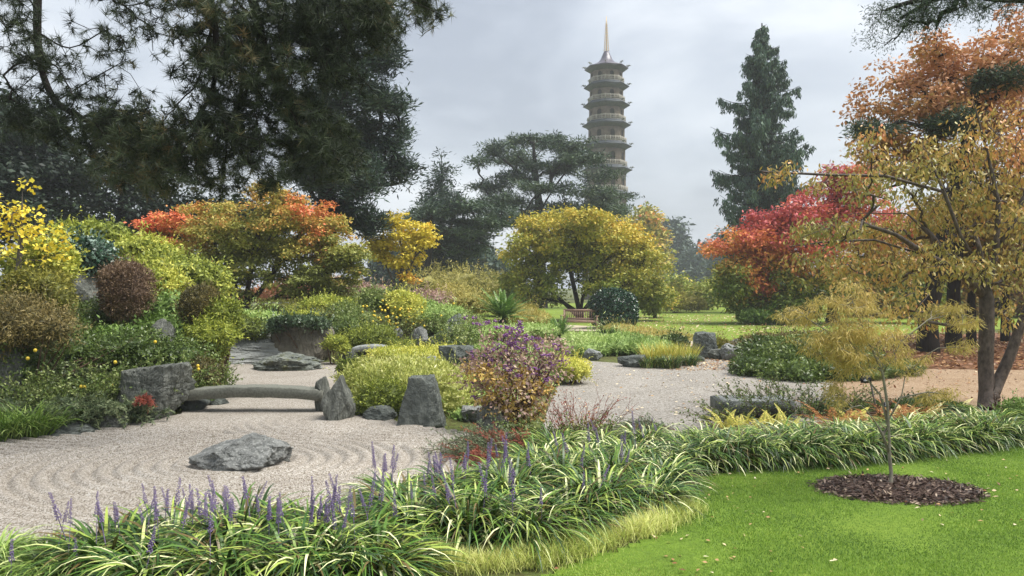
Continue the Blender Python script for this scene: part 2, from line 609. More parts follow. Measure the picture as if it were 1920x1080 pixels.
structure(grid('gravel', np.arange(-9.2, .6, .03), np.concatenate([np.arange(5.2, 13.5, .026), np.arange(13.5, 21, .1)]), gz, M['gravel'], lambda c: inside(GP, c[:, 0], c[:, 1])))
def flat(name, poly, z, mat, px=True):
    pts = fill_poly(poly, 0) if px else np.array(poly, float)
    V = np.concatenate([pts, np.full((len(pts), 1), z)], 1)
    return structure(mesh(name, V, [np.arange(len(pts))[None]], mat))
flat('gravel_court', [(1000, 850), (1030, 760), (1050, 712), (1085, 676), (1200, 684), (1300, 676), (1385, 668), (1420, 690), (1560, 712), (1575, 770), (1480, 850)], .008, M['gravel_grey'])
flat('garden_path', [(1540, 800), (1545, 706), (1620, 700), (1740, 690), (1790, 668), (1960, 668), (2300, 690), (2700, 800), (2000, 838)], .004, M['path'])
flat('bench_path', [(1040, 619), (1120, 621), (1200, 634), (1290, 650), (1345, 650), (1300, 640), (1210, 626), (1130, 613), (1040, 608)], .006, M['paving'])
LP = [(930, 1150), (1050, 1065), (1150, 1035), (1240, 1000), (1300, 950), (1285, 900), (1400, 880), (1600, 862), (1750, 845), (1920, 828), (2400, 805), (3600, 1300), (800, 1300)]
LPg = fill_poly(LP, 0)
structure(grid('lawn', np.arange(-.6, 8.6, .1), np.arange(3.4, 10.9, .1), lambda x, y: .006 + .01 * wob(np.stack([x, y, 0 * x], -1), 2.5, 8), M['lawn'], lambda c: inside(LPg, c[:, 0], c[:, 1])))
flat('far_lawn', [(4.3, 29), (7.2, 26), (13, 27), (16, 32), (40, 45), (70, 90), (20, 110), (-10, 80), (-4, 42), (1.5, 37.3), (4.0, 36.6)], .004, M['far_lawn'], px=False)
flat('leaf_litter_ground', [(8.6, 18.6), (22, 17), (34, 30), (24, 34), (13, 30), (8.8, 24)], .006, M['litter'], px=False)

# ------------------------------------------------------------------ haze in the air
hm, t = newmat('haze')
pv = nn(t, 'ShaderNodeVolumePrincipled', i_Density=.0008)
pv.inputs['Color'].default_value = (.86, .90, .97, 1)
oo = nn(t, 'ShaderNodeOutputMaterial')
t.links.new(pv.outputs[0], oo.inputs['Volume'])
hb = MB().box((0, 150, 27), (900, 460, 56))
stuff(hb.build('haze', hm), 'thin grey mist hanging in the air over the garden', 'mist')

# ================================================================== pagoda
M['brick'] = solid_mat('pagoda_brick', lin('#62574b'), lin('#7d7164'), scale=1.5, rough=.9, bump=.3, bscale=12)
M['eave'] = solid_mat('pagoda_eave', lin('#383d41'), lin('#4d5358'), scale=3, rough=.6, bump=.1)
M['slate'] = solid_mat('pagoda_roof', lin('#4a4650'), lin('#645f6a'), scale=2, rough=.35, bump=.1, spec=.5)
M['cornice'] = solid_mat('pagoda_cornice', lin('#484b48'), lin('#5f625d'), scale=3, rough=.6, bump=0)
M['balus'] = solid_mat('pagoda_balustrade', lin('#a39d90'), lin('#bdb7a8'), scale=4, rough=.5, bump=0)
M['gold'] = solid_mat('gilding', lin('#b8903c'), lin('#dcb865'), scale=4, rough=.35, bump=0, metal=.35)
M['niche'] = solid_mat('pagoda_niche', lin('#26221f'), lin('#332e2a'), scale=3, rough=.8, bump=0)
M['dragon'] = solid_mat('dragon_paint', lin('#50584d'), lin('#7d7f6b'), scale=9, rough=.5, bump=0)
PD = 132.0
kp = PD / F
pg = thing('pagoda', 'tall ten storey grey brick pagoda with tiered roofs and a gilded spire', 'pagoda', ((1137 - 960) * kp, PD, 0))
eav = [133, 167, 202, 239, 279, 323, 370, 421, 475, 531]
ehw = [41, 42.5, 44, 45.5, 47, 48.5, 50.5, 52.5, 54.5, 57]
whw = [30, 31.2, 32.5, 33.8, 35, 36.2, 37.5, 38.8, 40.2, 41.7]
ZY = lambda y: H - (y - 540) * kp
A0 = R(-90 - 9.5)
def octo(rad, z, a0=A0):
    a = a0 + np.arange(8) * PI / 4
    return np.stack([rad * np.cos(a), rad * np.sin(a), np.full(8, z)], 1)
def loft(rings, cap=True):
    V = np.concatenate(rings)
    n = len(rings)
    Q = [[i * 8 + j, i * 8 + (j + 1) % 8, (i + 1) * 8 + (j + 1) % 8, (i + 1) * 8 + j] for i in range(n - 1) for j in range(8)]
    T = []
    if cap:
        T = [(0, j + 1, j) for j in range(1, 7)] + [((n - 1) * 8, (n - 1) * 8 + j, (n - 1) * 8 + j + 1) for j in range(1, 7)]
    return V, Q, T
# the dragon that sits on each roof corner: a looping body with head and crest
dm = MB()
db = bez([(0, 0, 0), (.35, 0, .30), (.62, 0, .12), (.9, 0, .22), (1.15, 0, .48), (1.38, 0, .40)], 4)
dm.tube(db, np.interp(np.arange(len(db)), [0, len(db) - 4, len(db) - 1], [.06, .13, .05]), 5)
dm.box((1.42, 0, .38), (.28, .12, .12), (0, .3, 0))
dm.box((.9, 0, .45), (.42, .03, .22), (0, -.5, 0))
dm.box((.45, 0, .40), (.30, .03, .2), (0, .5, 0))
dragon_src = None
for i in range(10):
    e, ew, ww = eav[i], ehw[i] * kp, whw[i] * kp
    ztop = ZY(e) + .25
    nxt = eav[i + 1] if i < 9 else 561
    zb = ZY(nxt) + .25
    h = ztop - zb
    # walls of this storey
    V, Q, T = loft([octo(ww, zb - .3), octo(ww, ztop)])
    st = mesh('storey', V, [Q, T], M['brick'], pg, rel=False)
    for j in range(8):
        a = A0 + PI / 8 + j * PI / 4
        ap = ww * math.cos(PI / 8)
        nx_, ny_ = math.cos(a), math.sin(a)
        if ny_ > .45:
            continue
        tx, ty = -ny_, nx_
        hw = ww * .13
        zc = zb + h * .26
        zh = h * .46
        arch = [(-hw, zc)] + [(hw * math.cos(q), zc + zh - hw + hw * math.sin(q)) for q in np.linspace(PI, 0, 8)] + [(hw, zc)]
        outer = [(x * 1.28, zc + (z - zc) * 1.10) for x, z in arch]
        n = len(arch)
        f = lambda pts, o: [(nx_ * (ap + o) + tx * x, ny_ * (ap + o) + ty * x, z) for x, z in pts]
        mesh('window', f(arch, .012), [np.arange(n)[None]], M['niche'], st, rel=False)
        Vr = np.array(f(arch, .01) + f(arch, .10) + f(outer, .10) + f(outer, .01))
        Qr = [[k * n + q, k * n + q + 1, ((k + 1) % 4) * n + q + 1, ((k + 1) % 4) * n + q] for k in range(4) for q in range(n - 1)]
        mesh('window_surround', Vr, [Qr], M['brick'], st, rel=False)
    # roof skirt over the storey: stepped cornice below, sloping slates above
    zr = ztop + .6
    up = whw[i - 1] * kp if i else 0
    V, Q, T = loft([octo(ww * 1.0, ztop - .60), octo(ww * 1.06, ztop - .52), octo(ww * 1.10, ztop - .30), octo(ew * .93, ztop - .16), octo(ew * .94, ztop - .02)])
    co = mesh('cornice', V, [Q, T], M['cornice'], pg, rel=False)
    if i:
        V, Q, T = loft([octo(ew * .90, ztop - .05), octo(ew, ztop - .02), octo(ew, ztop + .10), octo(ew * .90, ztop + .20), octo(up * 1.12, zr + .05), octo(up * 1.02, zr + .06)])
        rf = mesh('roof', V, [Q, T], M['eave'], pg, rel=False)
    else:
        za = ZY(97)
        prof = [(ew * .92, ztop - .05), (ew, ztop), (ew, ztop + .15), (ew * .84, ztop + .34), (ew * .60, ztop + .74), (ew * .40, ztop + 1.2), (ew * .27, ztop + 1.8), (ew * .185, za - .6), (ew * .12, za)]
        V, Q, T = loft([octo(a, b) for a, b in prof])
        rf = mesh('roof', V, [Q, T], M['slate'], pg, rel=False)
    for j in range(8):
        a = A0 + j * PI / 4
        if math.sin(a) > .75:
            continue
        m = inst('dragon', dragon_src, rf) if dragon_src else dm.build('dragon', M['dragon'], rf, smooth=True, rel=False)
        dragon_src = m
        m.location = (ew * .86 * math.cos(a), ew * .86 * math.sin(a), ztop + .30)
        m.rotation_euler = (0, R(8), a)
        m.scale = (.6, .6, .75)
    # balustrade round the foot of the storey
    if i < 9:
        br = ww * 1.09
        zf = ZY(nxt) + .25 + .66
        bh = .82
        pr = octo(br, 0)
        for j in range(8):
            p, q = pr[j], pr[(j + 1) % 8]
            mid = (p + q) / 2
            if mid[1] > br * .5:
                continue
            d = q - p
            ln = np.linalg.norm(d)
            an = math.atan2(d[1], d[0])
            b = MB()
            for zz, th in ((.06, .1), (.34, .06), (.66, .07), (bh, .11)):
                b.box((mid[0], mid[1], zf + zz), (ln, .05, th * .7), (0, 0, an))
            nb = 9
            for k in range(nb + 1):
                c = p + d * k / nb
                b.box((c[0], c[1], zf + bh / 2), (.06 if k % 3 else .12, .06, bh + (0 if k % 3 else .15)), (0, 0, an))
            b.build('balustrade', M['balus'], pg, rel=False)
# spire with its rings
za = ZY(97)
zt = ZY(31)
sp = MB().tube([(0, 0, za - .2), (0, 0, za + .4), (0, 0, za + 4.6), (0, 0, zt)], [.10, .075, .06, .04], 8).build('spire', M['gold'], pg, smooth=True, rel=False)
for k in range(11):
    z = za + .25 + k * .45
    rr = .50 - .030 * k
    a = np.linspace(0, 2 * PI, 17)
    rm = MB().tube(np.stack([rr * np.cos(a), rr * np.sin(a), np.full(17, z)], 1), .032, 5, cap=False)
    for q in range(4):
        rm.tube([(0, 0, z), (rr * math.cos(q * PI / 2), rr * math.sin(q * PI / 2), z)], .025, 4)
    for q in range(4):
        x, y = rr * math.cos(q * PI / 2 + .7), rr * math.sin(q * PI / 2 + .7)
        rm.tube([(x, y, z), (x * .94, y * .94, z + .45)], .016, 4)
    rm.build('ring', M['gold'], sp, rel=False)

# ================================================================== bench
M['teak'] = solid_mat('teak', lin('#84695a'), lin('#aa917f'), scale=5, rough=.7, bump=.2, stretch=(1, 8, 8))
bp = G(1088, 617)
bn = thing('garden_bench', 'wooden slatted garden bench beside the clipped dark green bush', 'bench', bp, rz=R(-20))
def bpart(name, c, sz, rot=None):
    return MB().box(c, sz, rot).build(name, M['teak'], bn, rel=False)
Lb = 1.85
for sx in (-1, 1):
    bpart('leg', (sx * (Lb / 2 - .04), -.27, .31), (.075, .075, .62))
    bpart('leg', (sx * (Lb / 2 - .04), .24, .46), (.075, .075, .92), (R(-6), 0, 0))
    bpart('armrest', (sx * (Lb / 2 - .04), -.03, .645), (.09, .60, .045))
    bpart('side_rail', (sx * (Lb / 2 - .04), -.01, .36), (.05, .46, .09))
bpart('top_rail', (0, .292, .905), (Lb, .06, .11), (R(-6), 0, 0))
bpart('lower_rail', (0, .235, .50), (Lb - .12, .05, .08), (R(-6), 0, 0))
for k in range(17):
    bpart('back_slat', (-Lb / 2 + .13 + k * (Lb - .26) / 16, .262, .70), (.052, .022, .36), (R(-6), 0, 0))
for k in range(6):
    bpart('seat_slat', (0, -.27 + k * .09, .43), (Lb - .05, .072, .028))
bpart('apron', (0, -.295, .375), (Lb - .14, .03, .08))

# ================================================================== rocks
M['rock_dark'] = rock_mat('rock_dark', ('#30342f', '#5c625d', '#92978e'), 3.0, lich='#9aa09a', lichen=.7)
M['rock_slate'] = rock_mat('rock_slate', ('#3d403a', '#70736b', '#a3a59b'), 4.0, lich='#aeb3ae', lichen=.72, layers=((.1, .35, 0), (3, 3, .6)))
M['rock_grey'] = rock_mat('rock_grey', ('#4b4d49', '#8b8d89', '#c4c5c0'), 9.0, lich='#d2d3cf', lichen=.58)
M['rock_mossy'] = rock_mat('rock_mossy', ('#40443f', '#72776f', '#a2a69c'), 4.0, moss='#5c5f38', lichen=.74)
M['rock_brown'] = rock_mat('rock_brown', ('#46423a', '#6f6a5d', '#8d8778'), 1.6, lich='#8d8a80', lichen=.7)
M['rock_pale'] = rock_mat('rock_pale', ('#7c807c', '#aeb1ad', '#d0d2cf'), 2.2, lich='#d0d1ce', lichen=.68, layers=((0, .12, 0), (.7, 1, 5)))
M['granite'] = solid_mat('granite', lin('#5c5e55'), lin('#7c7d73'), scale=30, rough=.8, bump=.3, bscale=90)
M['rock_plain'] = rock_mat('rock_plain', ('#767a78', '#9a9e9b', '#b5b8b5'), 3.0, lichen=.7)
def rock(label, base, size, mat, seed, planes=(), rough=.05, nrand=9, rz=0.0, sink=.12, sub=5, cracks=.03, group=None, name='rock', ridge=0.0):
    """a split boulder: half-spaces cut an ellipsoid, then weathered by noise; size = width, depth, height"""
    r = rg(seed)
    v, f = ICO[sub]
    rad = np.full(len(v), 1.25)
    pl = [(np.array(n, float), d) for n, d in planes]
    for _ in range(nrand):
        n = unit(r.normal(size=3) * np.array([1, 1, .7]))
        pl.append((n, .78 + .25 * r.random()))
    for n, d in pl:
        n = unit(n)
        dn = v @ n
        rad = np.where(dn > 1e-3, np.minimum(rad, d / np.maximum(dn, 1e-3)), rad)
    p = v * rad[:, None]
    p = p * (1 + rough * wob(p, 5, seed)[:, None] + rough * .55 * wob(p, 13, seed + 3)[:, None] + rough * .3 * wob(p, 31, seed + 5)[:, None])
    if ridge:
        p = p + (ridge * np.abs(wob(p * np.array([.4, .4, 2.2]), 9, seed + 11)))[:, None] * v
    for q in range(3):          # split faces: thin stepped cracks
        cn = unit(r.normal(size=3) * np.array([1, .5, .35 if q else 1.5]))
        ph = (p @ cn) * (5 + 3 * q) + .9 * wob(p, 3, seed + 20 + q)
        p = p - v * (cracks * np.exp(-((ph - np.round(ph)) / .07) ** 2) * (.4 + .6 * (wob(p, 2.2, seed + 30 + q) > 0)))[:, None]
    p = p * (1 + rough * .22 * wob(p, 55, seed + 6)[:, None])
    lo, hi = p.min(0), p.max(0)
    p = (p - (lo + hi) / 2) / (hi - lo)
    p[:, 2] += .5
    p = p * np.array(size)
    p[:, 2] -= sink * size[2]
    p[:, 2] *= 1 / (1 - sink)
    c, s = math.cos(rz), math.sin(rz)
    p = p @ np.array([[c, s, 0], [-s, c, 0], [0, 0, 1]])
    o = mesh(name, p + np.array(base), [f], M[mat], None, smooth=False)
    me = o.data
    me.transform(Matrix.Translation(-Vector([float(x) for x in base])))
    o.location = [float(x) for x in base]
    me.polygons.foreach_set('use_smooth', np.ones(len(f), bool))
    if hasattr(me, 'set_sharp_from_angle'):
        me.set_sharp_from_angle(angle=R(26))
    return tag(o, label, 'rock', group)
def px_rock(label, x0, x1, ytop, ybase, mat, seed, depth=None, z0=None, d=None, **kw):
    if d is None:
        b = G((x0 + x1) / 2, ybase)
        d = b[1]
    else:
        b = P((x0 + x1) / 2, ybase, d)
    k = d / F
    wd = (x1 - x0) * k
    dp = depth or wd * .75
    hgt = (ybase - ytop) * k
    b = b + np.array([0, dp * .5, 0])
    k2 = (d + dp * .5) / d
    b[0] *= k2
    zg = float(hz(np.float64(b[0]), np.float64(b[1])))
    if z0 is None and b[2] > zg - .02:
        hgt += b[2] - zg + .02
        b[2] = zg - .02
    return rock(label, (b[0], b[1], b[2] if z0 is None else z0), (wd * k2, dp, hgt * (1 + .18 * dp / d)), mat, seed, **kw)
px_rock('low rugged two-toned stone lying on the raked gravel in front', 358, 542, 830, 896, 'rock_grey', 11, depth=.9, rough=.07, nrand=6,
        planes=[((-.62, -.12, .8), .50), ((.62, .1, .8), .74), ((.05, -.85, .62), .66), ((-.3, .6, .8), .7)], cracks=.03)
px_rock('dark pointed standing stone at the right end of the bridge', 608, 664, 705, 797, 'rock_slate', 12, depth=.5, planes=[((.86, 0, .45), .62), ((-.62, 0, .75), .72), ((0, -1, .25), .7)], rough=.05, nrand=4)
px_rock('short upright stone tucked behind the pointed stone by the bridge', 591, 622, 716, 790, 'rock_slate', 13, depth=.4, d=11.6, z0=0, planes=[((-.2, 0, 1), .75)])
px_rock('dark flat-topped tapering standing stone before the yellow-green mound', 741, 836, 709, 806, 'rock_dark', 14, depth=.62, nrand=3, rough=.035,
        planes=[((0, 0, 1), .72), ((.93, 0, .30), .66), ((-.93, 0, .34), .64), ((-.1, -1, .22), .62), ((.6, -.8, .2), .74), ((0, 0, -1), .8)])
px_rock('big blocky slate boulder at the left end of the stone bridge', 229, 356, 686, 797, 'rock_slate', 15, depth=.9, nrand=3, rough=.045,
        planes=[((-.15, 0, 1), .66), ((.95, -.1, -.28), .70), ((-.95, 0, .12), .74), ((0, -1, .16), .66), ((.6, -.7, 0), .82)])
px_rock('ridged wide low rock island on the gravel behind the bridge', 470, 606, 666, 702, 'rock_mossy', 16, depth=1.2, planes=[((.6, -.1, 1), .55), ((-.7, -.2, .8), .62)], rough=.08, ridge=.10, nrand=5)
px_rock('pale sloping layered slab under the dark juniper', 386, 548, 622, 690, 'rock_pale', 17, depth=1.6, d=18.9, z0=0, planes=[((-.12, -.75, 1), .52), ((.45, -.2, .9), .66), ((.2, -1, .5), .6)], rough=.05, nrand=3, ridge=.08)
px_rock('large brown-grey boulder with ivy trailing over its top', 512, 634, 596, 688, 'rock_brown', 18, depth=1.4, d=19.2, z0=0, planes=[((.45, -.1, 1), .62), ((-.5, 0, .9), .66), ((0, -1, .2), .66)], rough=.05, nrand=4)
px_rock('small dark split stone between big boulder and stone seat', 632, 668, 650, 686, 'rock_dark', 19, d=18.9, z0=0, depth=.5)
px_rock('tall grey cliff-like rock rising above the brown clipped bush', 118, 196, 486, 640, 'rock_slate', 20, d=14.6, depth=1.0, planes=[((.5, -.2, .9), .7), ((.2, -1, .1), .62), ((-.9, 0, .2), .7)], nrand=4)
px_rock('grey rock peeping out under the brown twiggy shrub', -30, 44, 645, 700, 'rock_slate', 21, d=10.9, depth=.6)
px_rock('flat dark stone edging the gravel below the feathery juniper', 60, 182, 802, 824, 'rock_dark', 22, depth=.6, planes=[((0, -.2, 1), .6)])
px_rock('dark wedge stone at the gravel edge left of the slate boulder', 176, 250, 778, 811, 'rock_slate', 23, depth=.5)
px_rock('dark footing stone under the left end of the bridge', 342, 392, 748, 778, 'rock_dark', 24, d=11.7, z0=0, depth=.5)
px_rock('flat footing stone just right of the bridge support', 380, 428, 749, 768, 'rock_dark', 25, d=12.3, z0=0, depth=.4)
px_rock('low dark stone hidden under the mound between the standing stones', 680, 745, 765, 797, 'rock_dark', 26, depth=.5)
px_rock('flat grey stone right of the tapering standing stone', 862, 912, 768, 792, 'rock_grey', 27, depth=.5, planes=[((0, 0, 1), .6)])
px_rock('dark triangular stone at the foot of the purple berry bush', 892, 960, 758, 822, 'rock_slate', 28, depth=.55, planes=[((.7, 0, .7), .6), ((-.7, 0, .7), .65)])
px_rock('dark flat-topped stone left of the purple berry bush', 822, 892, 650, 686, 'rock_dark', 29, d=16.2, depth=.7, planes=[((0, 0, 1), .55)], z0=None)
px_rock('low whitish stone before the flat-topped stone', 790, 836, 668, 688, 'rock_plain', 30, d=16.0, depth=.5)
px_rock('rounded light grey boulder at the edge of the gravel court', 1093, 1130, 654, 676, 'rock_plain', 31, depth=.45, planes=[((.4, 0, 1), .7)])
px_rock('low black stone beside the tall grassy fern clump', 1158, 1212, 667, 690, 'rock_dark', 32, depth=.6, planes=[((-.2, 0, 1), .65)])
px_rock('large dark blocky boulder at the lawn edge', 1292, 1340, 624, 672, 'rock_dark', 33, depth=.9, planes=[((0, 0, 1), .72), ((0, -1, 0), .7), ((1, 0, 0), .75)])
px_rock('pale wedge stone right of the dark boulder', 1350, 1396, 646, 678, 'rock_grey', 34, depth=.7, planes=[((.5, -.2, 1), .6)])
px_rock('low slab stone between dark boulder and pale wedge', 1326, 1372, 656, 675, 'rock_slate', 35, depth=.5, planes=[((0, 0, 1), .5)])
px_rock('small flat stone at the back of the lawn-edge stones', 1366, 1402, 636, 652, 'rock_grey', 36, d=25, depth=.6, z0=0)
px_rock('thin dark stone at the toe of the grassy fern clump', 1303, 1322, 668, 679, 'rock_dark', 37, depth=.3)
px_rock('dark rounded boulder in the shrubby mound', 796, 876, 606, 646, 'rock_dark', 38, d=20.5, depth=.9, planes=[((-.6, 0, .8), .66)])
px_rock('dark peaked stone above the rounded boulder', 832, 872, 588, 622, 'rock_dark', 39, d=21.8, depth=.6)
px_rock('pale cracked stone left of the rounded boulder', 768, 806, 612, 640, 'rock_grey', 40, d=21.0, depth=.5)
px_rock('wide low grey stone under the orange maple', 470, 570, 566, 604, 'rock_grey', 41, d=23.5, depth=.9, planes=[((0, 0, 1), .6)])
px_rock('small pale stone in front of the fruiting shrub', 720, 756, 612, 634, 'rock_plain', 42, d=21.5, depth=.4)
px_rock('tiny grey stone at the corner of the gravel court', 1040, 1066, 704, 716, 'rock_grey', 43, depth=.25)

# stone seat, slab bench and the curved bridge
def slab(x0, x1, y, d, thick, depth, arch, mat, parent, name, n=14, z1=None):
    a, b = P(x0, y, d), P(x1, y, d)
    u = np.linspace(0, 1, n)
    px = a[0] + (b[0] - a[0]) * u
    zc = a[2] + arch * (1 - (2 * u - 1) ** 2)
    th = thick * (1 + .06 * (1 - (2 * u - 1) ** 2))
    r = rg(int(x0))
    jit = lambda s: r.normal(size=n) * s
    ch = .010
    ring = []
    for (dy, dz) in ((0, -ch), (ch, 0), (depth - ch, 0), (depth, -ch), (depth, -1), (0, -1)):
        z = zc + dz if dz > -.5 else zc - th
        ring.append(np.stack([px, d + dy + jit(.004), z + jit(.004)], 1))
    V = np.stack(ring, 1).reshape(-1, 3)
    Q = [[i * 6 + j, i * 6 + (j + 1) % 6, (i + 1) * 6 + (j + 1) % 6, (i + 1) * 6 + j] for i in range(n - 1) for j in range(6)]
    return mesh(name, V, [Q, np.array([[0, 5, 4, 3, 2, 1]]), np.array([np.arange(6) + (n - 1) * 6])], M[mat], parent)
b0 = G(475, 772)
br = thing('stone_bridge', 'gently arched grey stone slab bridge spanning between two boulders', 'bridge', (b0[0], b0[1], 0))
slab(344, 604, 733, 11.6, .155, .34, .06, 'granite', br, 'deck', n=22)
MB().box(P(365, 766, 11.95) + np.array([0, 0, .0]), (.16, .4, .36)).build('support', M['rock_dark'], br)
MB().box(P(612, 766, 11.95) + np.array([0, 0, .0]), (.14, .4, .36)).build('support', M['rock_dark'], br)
s0 = P(692, 680, 18.6)
ss = thing('stone_garden_bench', 'curved pale stone bench slab between boulder and yellow-green mound', 'bench', (s0[0], s0[1], 0))
slab(660, 727, 652, 18.4, .13, .6, .05, 'rock_plain', ss, 'seat_slab')
px = px_rock('x', 668, 722, 661, 684, 'rock_dark', 50, d=18.6, z0=0, depth=.4, name='support')
px.parent = ss
px.location = Vector(px.location) - Vector(ss.location)
del px['label'], px['category']
s1 = G(1415, 800)
sb = thing('stone_slab_bench', 'dark stone slab bench with wet sheen painted pale on top behind yellow ferns', 'bench', (s1[0], s1[1], 0))
slab(1352, 1490, 753, 11.2, .17, .62, .0, 'rock_dark', sb, 'slab')
MB().box(P(1385, 786, 11.5), (.25, .5, .36)).build('support', M['rock_dark'], sb)
MB().box(P(1465, 786, 11.5), (.25, .5, .36)).build('support', M['rock_dark'], sb)
slab(1356, 1486, 751, 11.23, .014, .56, .0, 'rock_plain', sb, 'painted_top_sheen')  # thin pale sheet over the dark slab: wet sheen put into its colour
px_rock('pale flat-topped stone ledge half hidden behind the quince shrub', 270, 336, 599, 622, 'rock_slate', 51, d=13.4, depth=.6, nrand=10)

# plant labels
M['black'] = solid_mat('black_plastic', lin('#0d0d0f'), lin('#17171a'), scale=9, rough=.35, bump=0)
M['print'] = solid_mat('white_print', lin('#b5b8bb'), lin('#d0d2d4'), scale=9, rough=.6, bump=0)
M['greymetal'] = solid_mat('grey_metal', lin('#54524c'), lin('#6f6c64'), scale=9, rough=.5, bump=0)
def sign(label, px_, py_, ybase, wpx, hpx, lean=0.0):
    b = G(px_, ybase)
    d = b[1]
    k = d / F
    s = thing('plant_label', label, 'sign', b)
    top = P(px_, py_, d) - b
    w_, h_ = wpx * k, hpx * k
    pl = MB().box((top[0], 0, top[2]), (w_, .012, h_), (R(-20), 0, 0)).build('plate', M['black'], s, rel=False)
    for u, ww in ((.18, .22), (-.02, .42), (-.2, .6)):
        z = u * h_
        MB().box((top[0], -.0085 - .36 * -z, top[2] + z), (w_ * ww * .8, .004, h_ * .08), (R(-20), 0, 0)).build('print_line', M['print'], pl, rel=False)
    MB().tube([(top[0] + w_ * .5 + lean * k, .02, -.05), (top[0] + w_ * .4, .02, top[2] + h_ * .3)], .012, 6).build('post', M['greymetal'], s, rel=False)
sign('black plant label on a leaning grey post among the ferns', 1623, 711, 800, 20, 14, 20)
sign('tiny black plant label low among the orange ferns', 1661, 759, 812, 12, 9, 0)

# ================================================================== trees
M['bark'] = solid_mat('bark', lin('#2c2620'), lin('#4a4238'), scale=6, rough=.85, bump=.7, stretch=(4, 4, .8), dist=.03)
M['bark_grey'] = solid_mat('bark_grey', lin('#4a4540'), lin('#77706a'), scale=5, rough=.75, bump=.6, stretch=(3, 3, 1.2), dist=.02)
M['bark_cherry'] = solid_mat('bark_cherry', lin('#3a322c'), lin('#6a5f56'), scale=5, rough=.6, bump=.6, stretch=(3, 3, 1.6), dist=.02)
M['bark_pale'] = solid_mat('bark_pale', lin('#6f6a5c'), lin('#96907f'), scale=9, rough=.75, bump=.4, stretch=(3, 3, 1.2), dist=.01)
M['bark_dark'] = solid_mat('bark_dark', lin('#1b1714'), lin('#322b25'), scale=6, rough=.9, bump=.7, stretch=(4, 4, .8), dist=.03)
M['bark_red'] = solid_mat('bark_red', lin('#5a3a30'), lin('#8a6253'), scale=6, rough=.8, bump=.3)

L_pine_fg = leaf_mat('pine_needles_near', ['#222a1d', '#37432d', '#545e43', '#796846', '#98794e'], trans=.15)
L_pine = leaf_mat('pine_needles', ['#1b271d', '#29392d', '#3b4f3d', '#53654b'], trans=.12)
L_dark = leaf_mat('dark_evergreen', ['#172019', '#243226', '#354534', '#4a5a3c'], trans=.12)
L_cedar = leaf_mat('cedar_needles', ['#212f24', '#334434', '#4a5c42', '#667450'], trans=.12)
L_mist = leaf_mat('misty_conifer', ['#26352d', '#35463b', '#465748', '#57664f'], trans=.12)
L_spruce = leaf_mat('weeping_conifer', ['#26372c', '#3a5042', '#526a54', '#708668'], trans=.15)
L_yellow = leaf_mat('yellow_tree', ['#7b8838', '#9c9b42', '#baab44', '#d4b64a', '#d8a24a'])
L_maple = leaf_mat('maple', ['#7d8444', '#999a4a', '#b39f50', '#cf9152', '#dc7a58'])
L_acer = leaf_mat('yellow_acer', ['#b8aa3c', '#d2c046', '#e2ce52', '#e8a848'], k=1.0)
L_birch = leaf_mat('bright_yellow', ['#d2b038', '#e6c440', '#f0d450', '#f4e07a'], k=1.0)
L_rust = leaf_mat('rust_oak', ['#8a8246', '#a3864c', '#b08454', '#b8845e', '#c39a74'])
L_red = leaf_mat('red_tree', ['#687a38', '#90903e', '#cc9448', '#d27c50', '#be5c54', '#a84f5c'], k=.95)
L_cherry = leaf_mat('cherry_leaf', ['#84834a', '#a1964f', '#bd9f58', '#c8915a', '#c27e58'], k=1.0, rough=.4)
L_lace = leaf_mat('lace_acer', ['#988c4c', '#b2a05a', '#c6b06c', '#d6c288'], k=1.0, trans=.35)

flat_t = lambda v: (lambda c, r: np.full(len(c), v))
# -- misty conifers and woodland at the far end of the lawn
def conifer(name, label, base, top_z, rad, mat, seed, n=260, nl=40, L=.5, W=.16, cat='tree', group=None, crown0=.08, prof=None, r0=.3, droop=.4, sig=.35, bark='bark_dark', flat=.5, tj=.16):
    r = rg(seed)
    b = np.array(base, float)
    root = thing(name, label, cat, b, group)
    hgt = top_z - b[2]
    u = crown0 + (1 - crown0) * (1 - np.sqrt(r.random(n)))
    if prof is None:
        rr = rad * (1 - u) ** .85
    else:
        rr = rad * np.interp(u, prof[0], prof[1])
    a = r.random(n) * 2 * PI
    q = r.random(n) ** .45
    rr = rr * (.85 + .3 * wob(np.stack([np.cos(a), np.sin(a), u * 6], -1), 2.2, seed))
    c = b + np.stack([np.cos(a) * rr * q, np.sin(a) * rr * q, u * hgt - rr * q * .18], 1)
    sk = Skel()
    sk.add([b + np.array([0, 0, z * hgt]) for z in np.linspace(0, .985, 16)])
    # branches leave the stem a little below their clump
    for t_, uu in zip(c[::2], u[::2]):
        z0 = b[2] + max(uu * hgt - .1 * rad, .03 * hgt)
        i = int(np.argmin(abs(sk.p[:16, 2] - z0)))
        s = sk.p[i]
        sk.add([s + (t_ - s) * .5 + np.array([0, 0, .08 * rad]), t_], i)
    sk.build('trunk', M[bark], root, r0, .02)
    V, Fc, t = clusters(c, nl, sig, r, np.full(n, .45), L, W, droop, .7, tj, .14, flat)
    stuff(mesh('crown', V, Fc, mat, root, t))
    return root
conifer('misty_conifer', 'tall misty grey-green conifer standing right of the pagoda foot', P(1262, 550, 200), P(0, 408, 200)[2], 9.0, L_mist, 61, n=240, nl=60, L=1.5, W=.55, sig=1.25, group='far trees')
conifer('misty_conifer', 'broad misty conifer leaning into the gap right of the yellow tree', P(1300, 552, 180), P(0, 470, 180)[2], 7.5, L_mist, 62, n=200, nl=60, L=1.3, W=.5, sig=1.2, group='far trees')
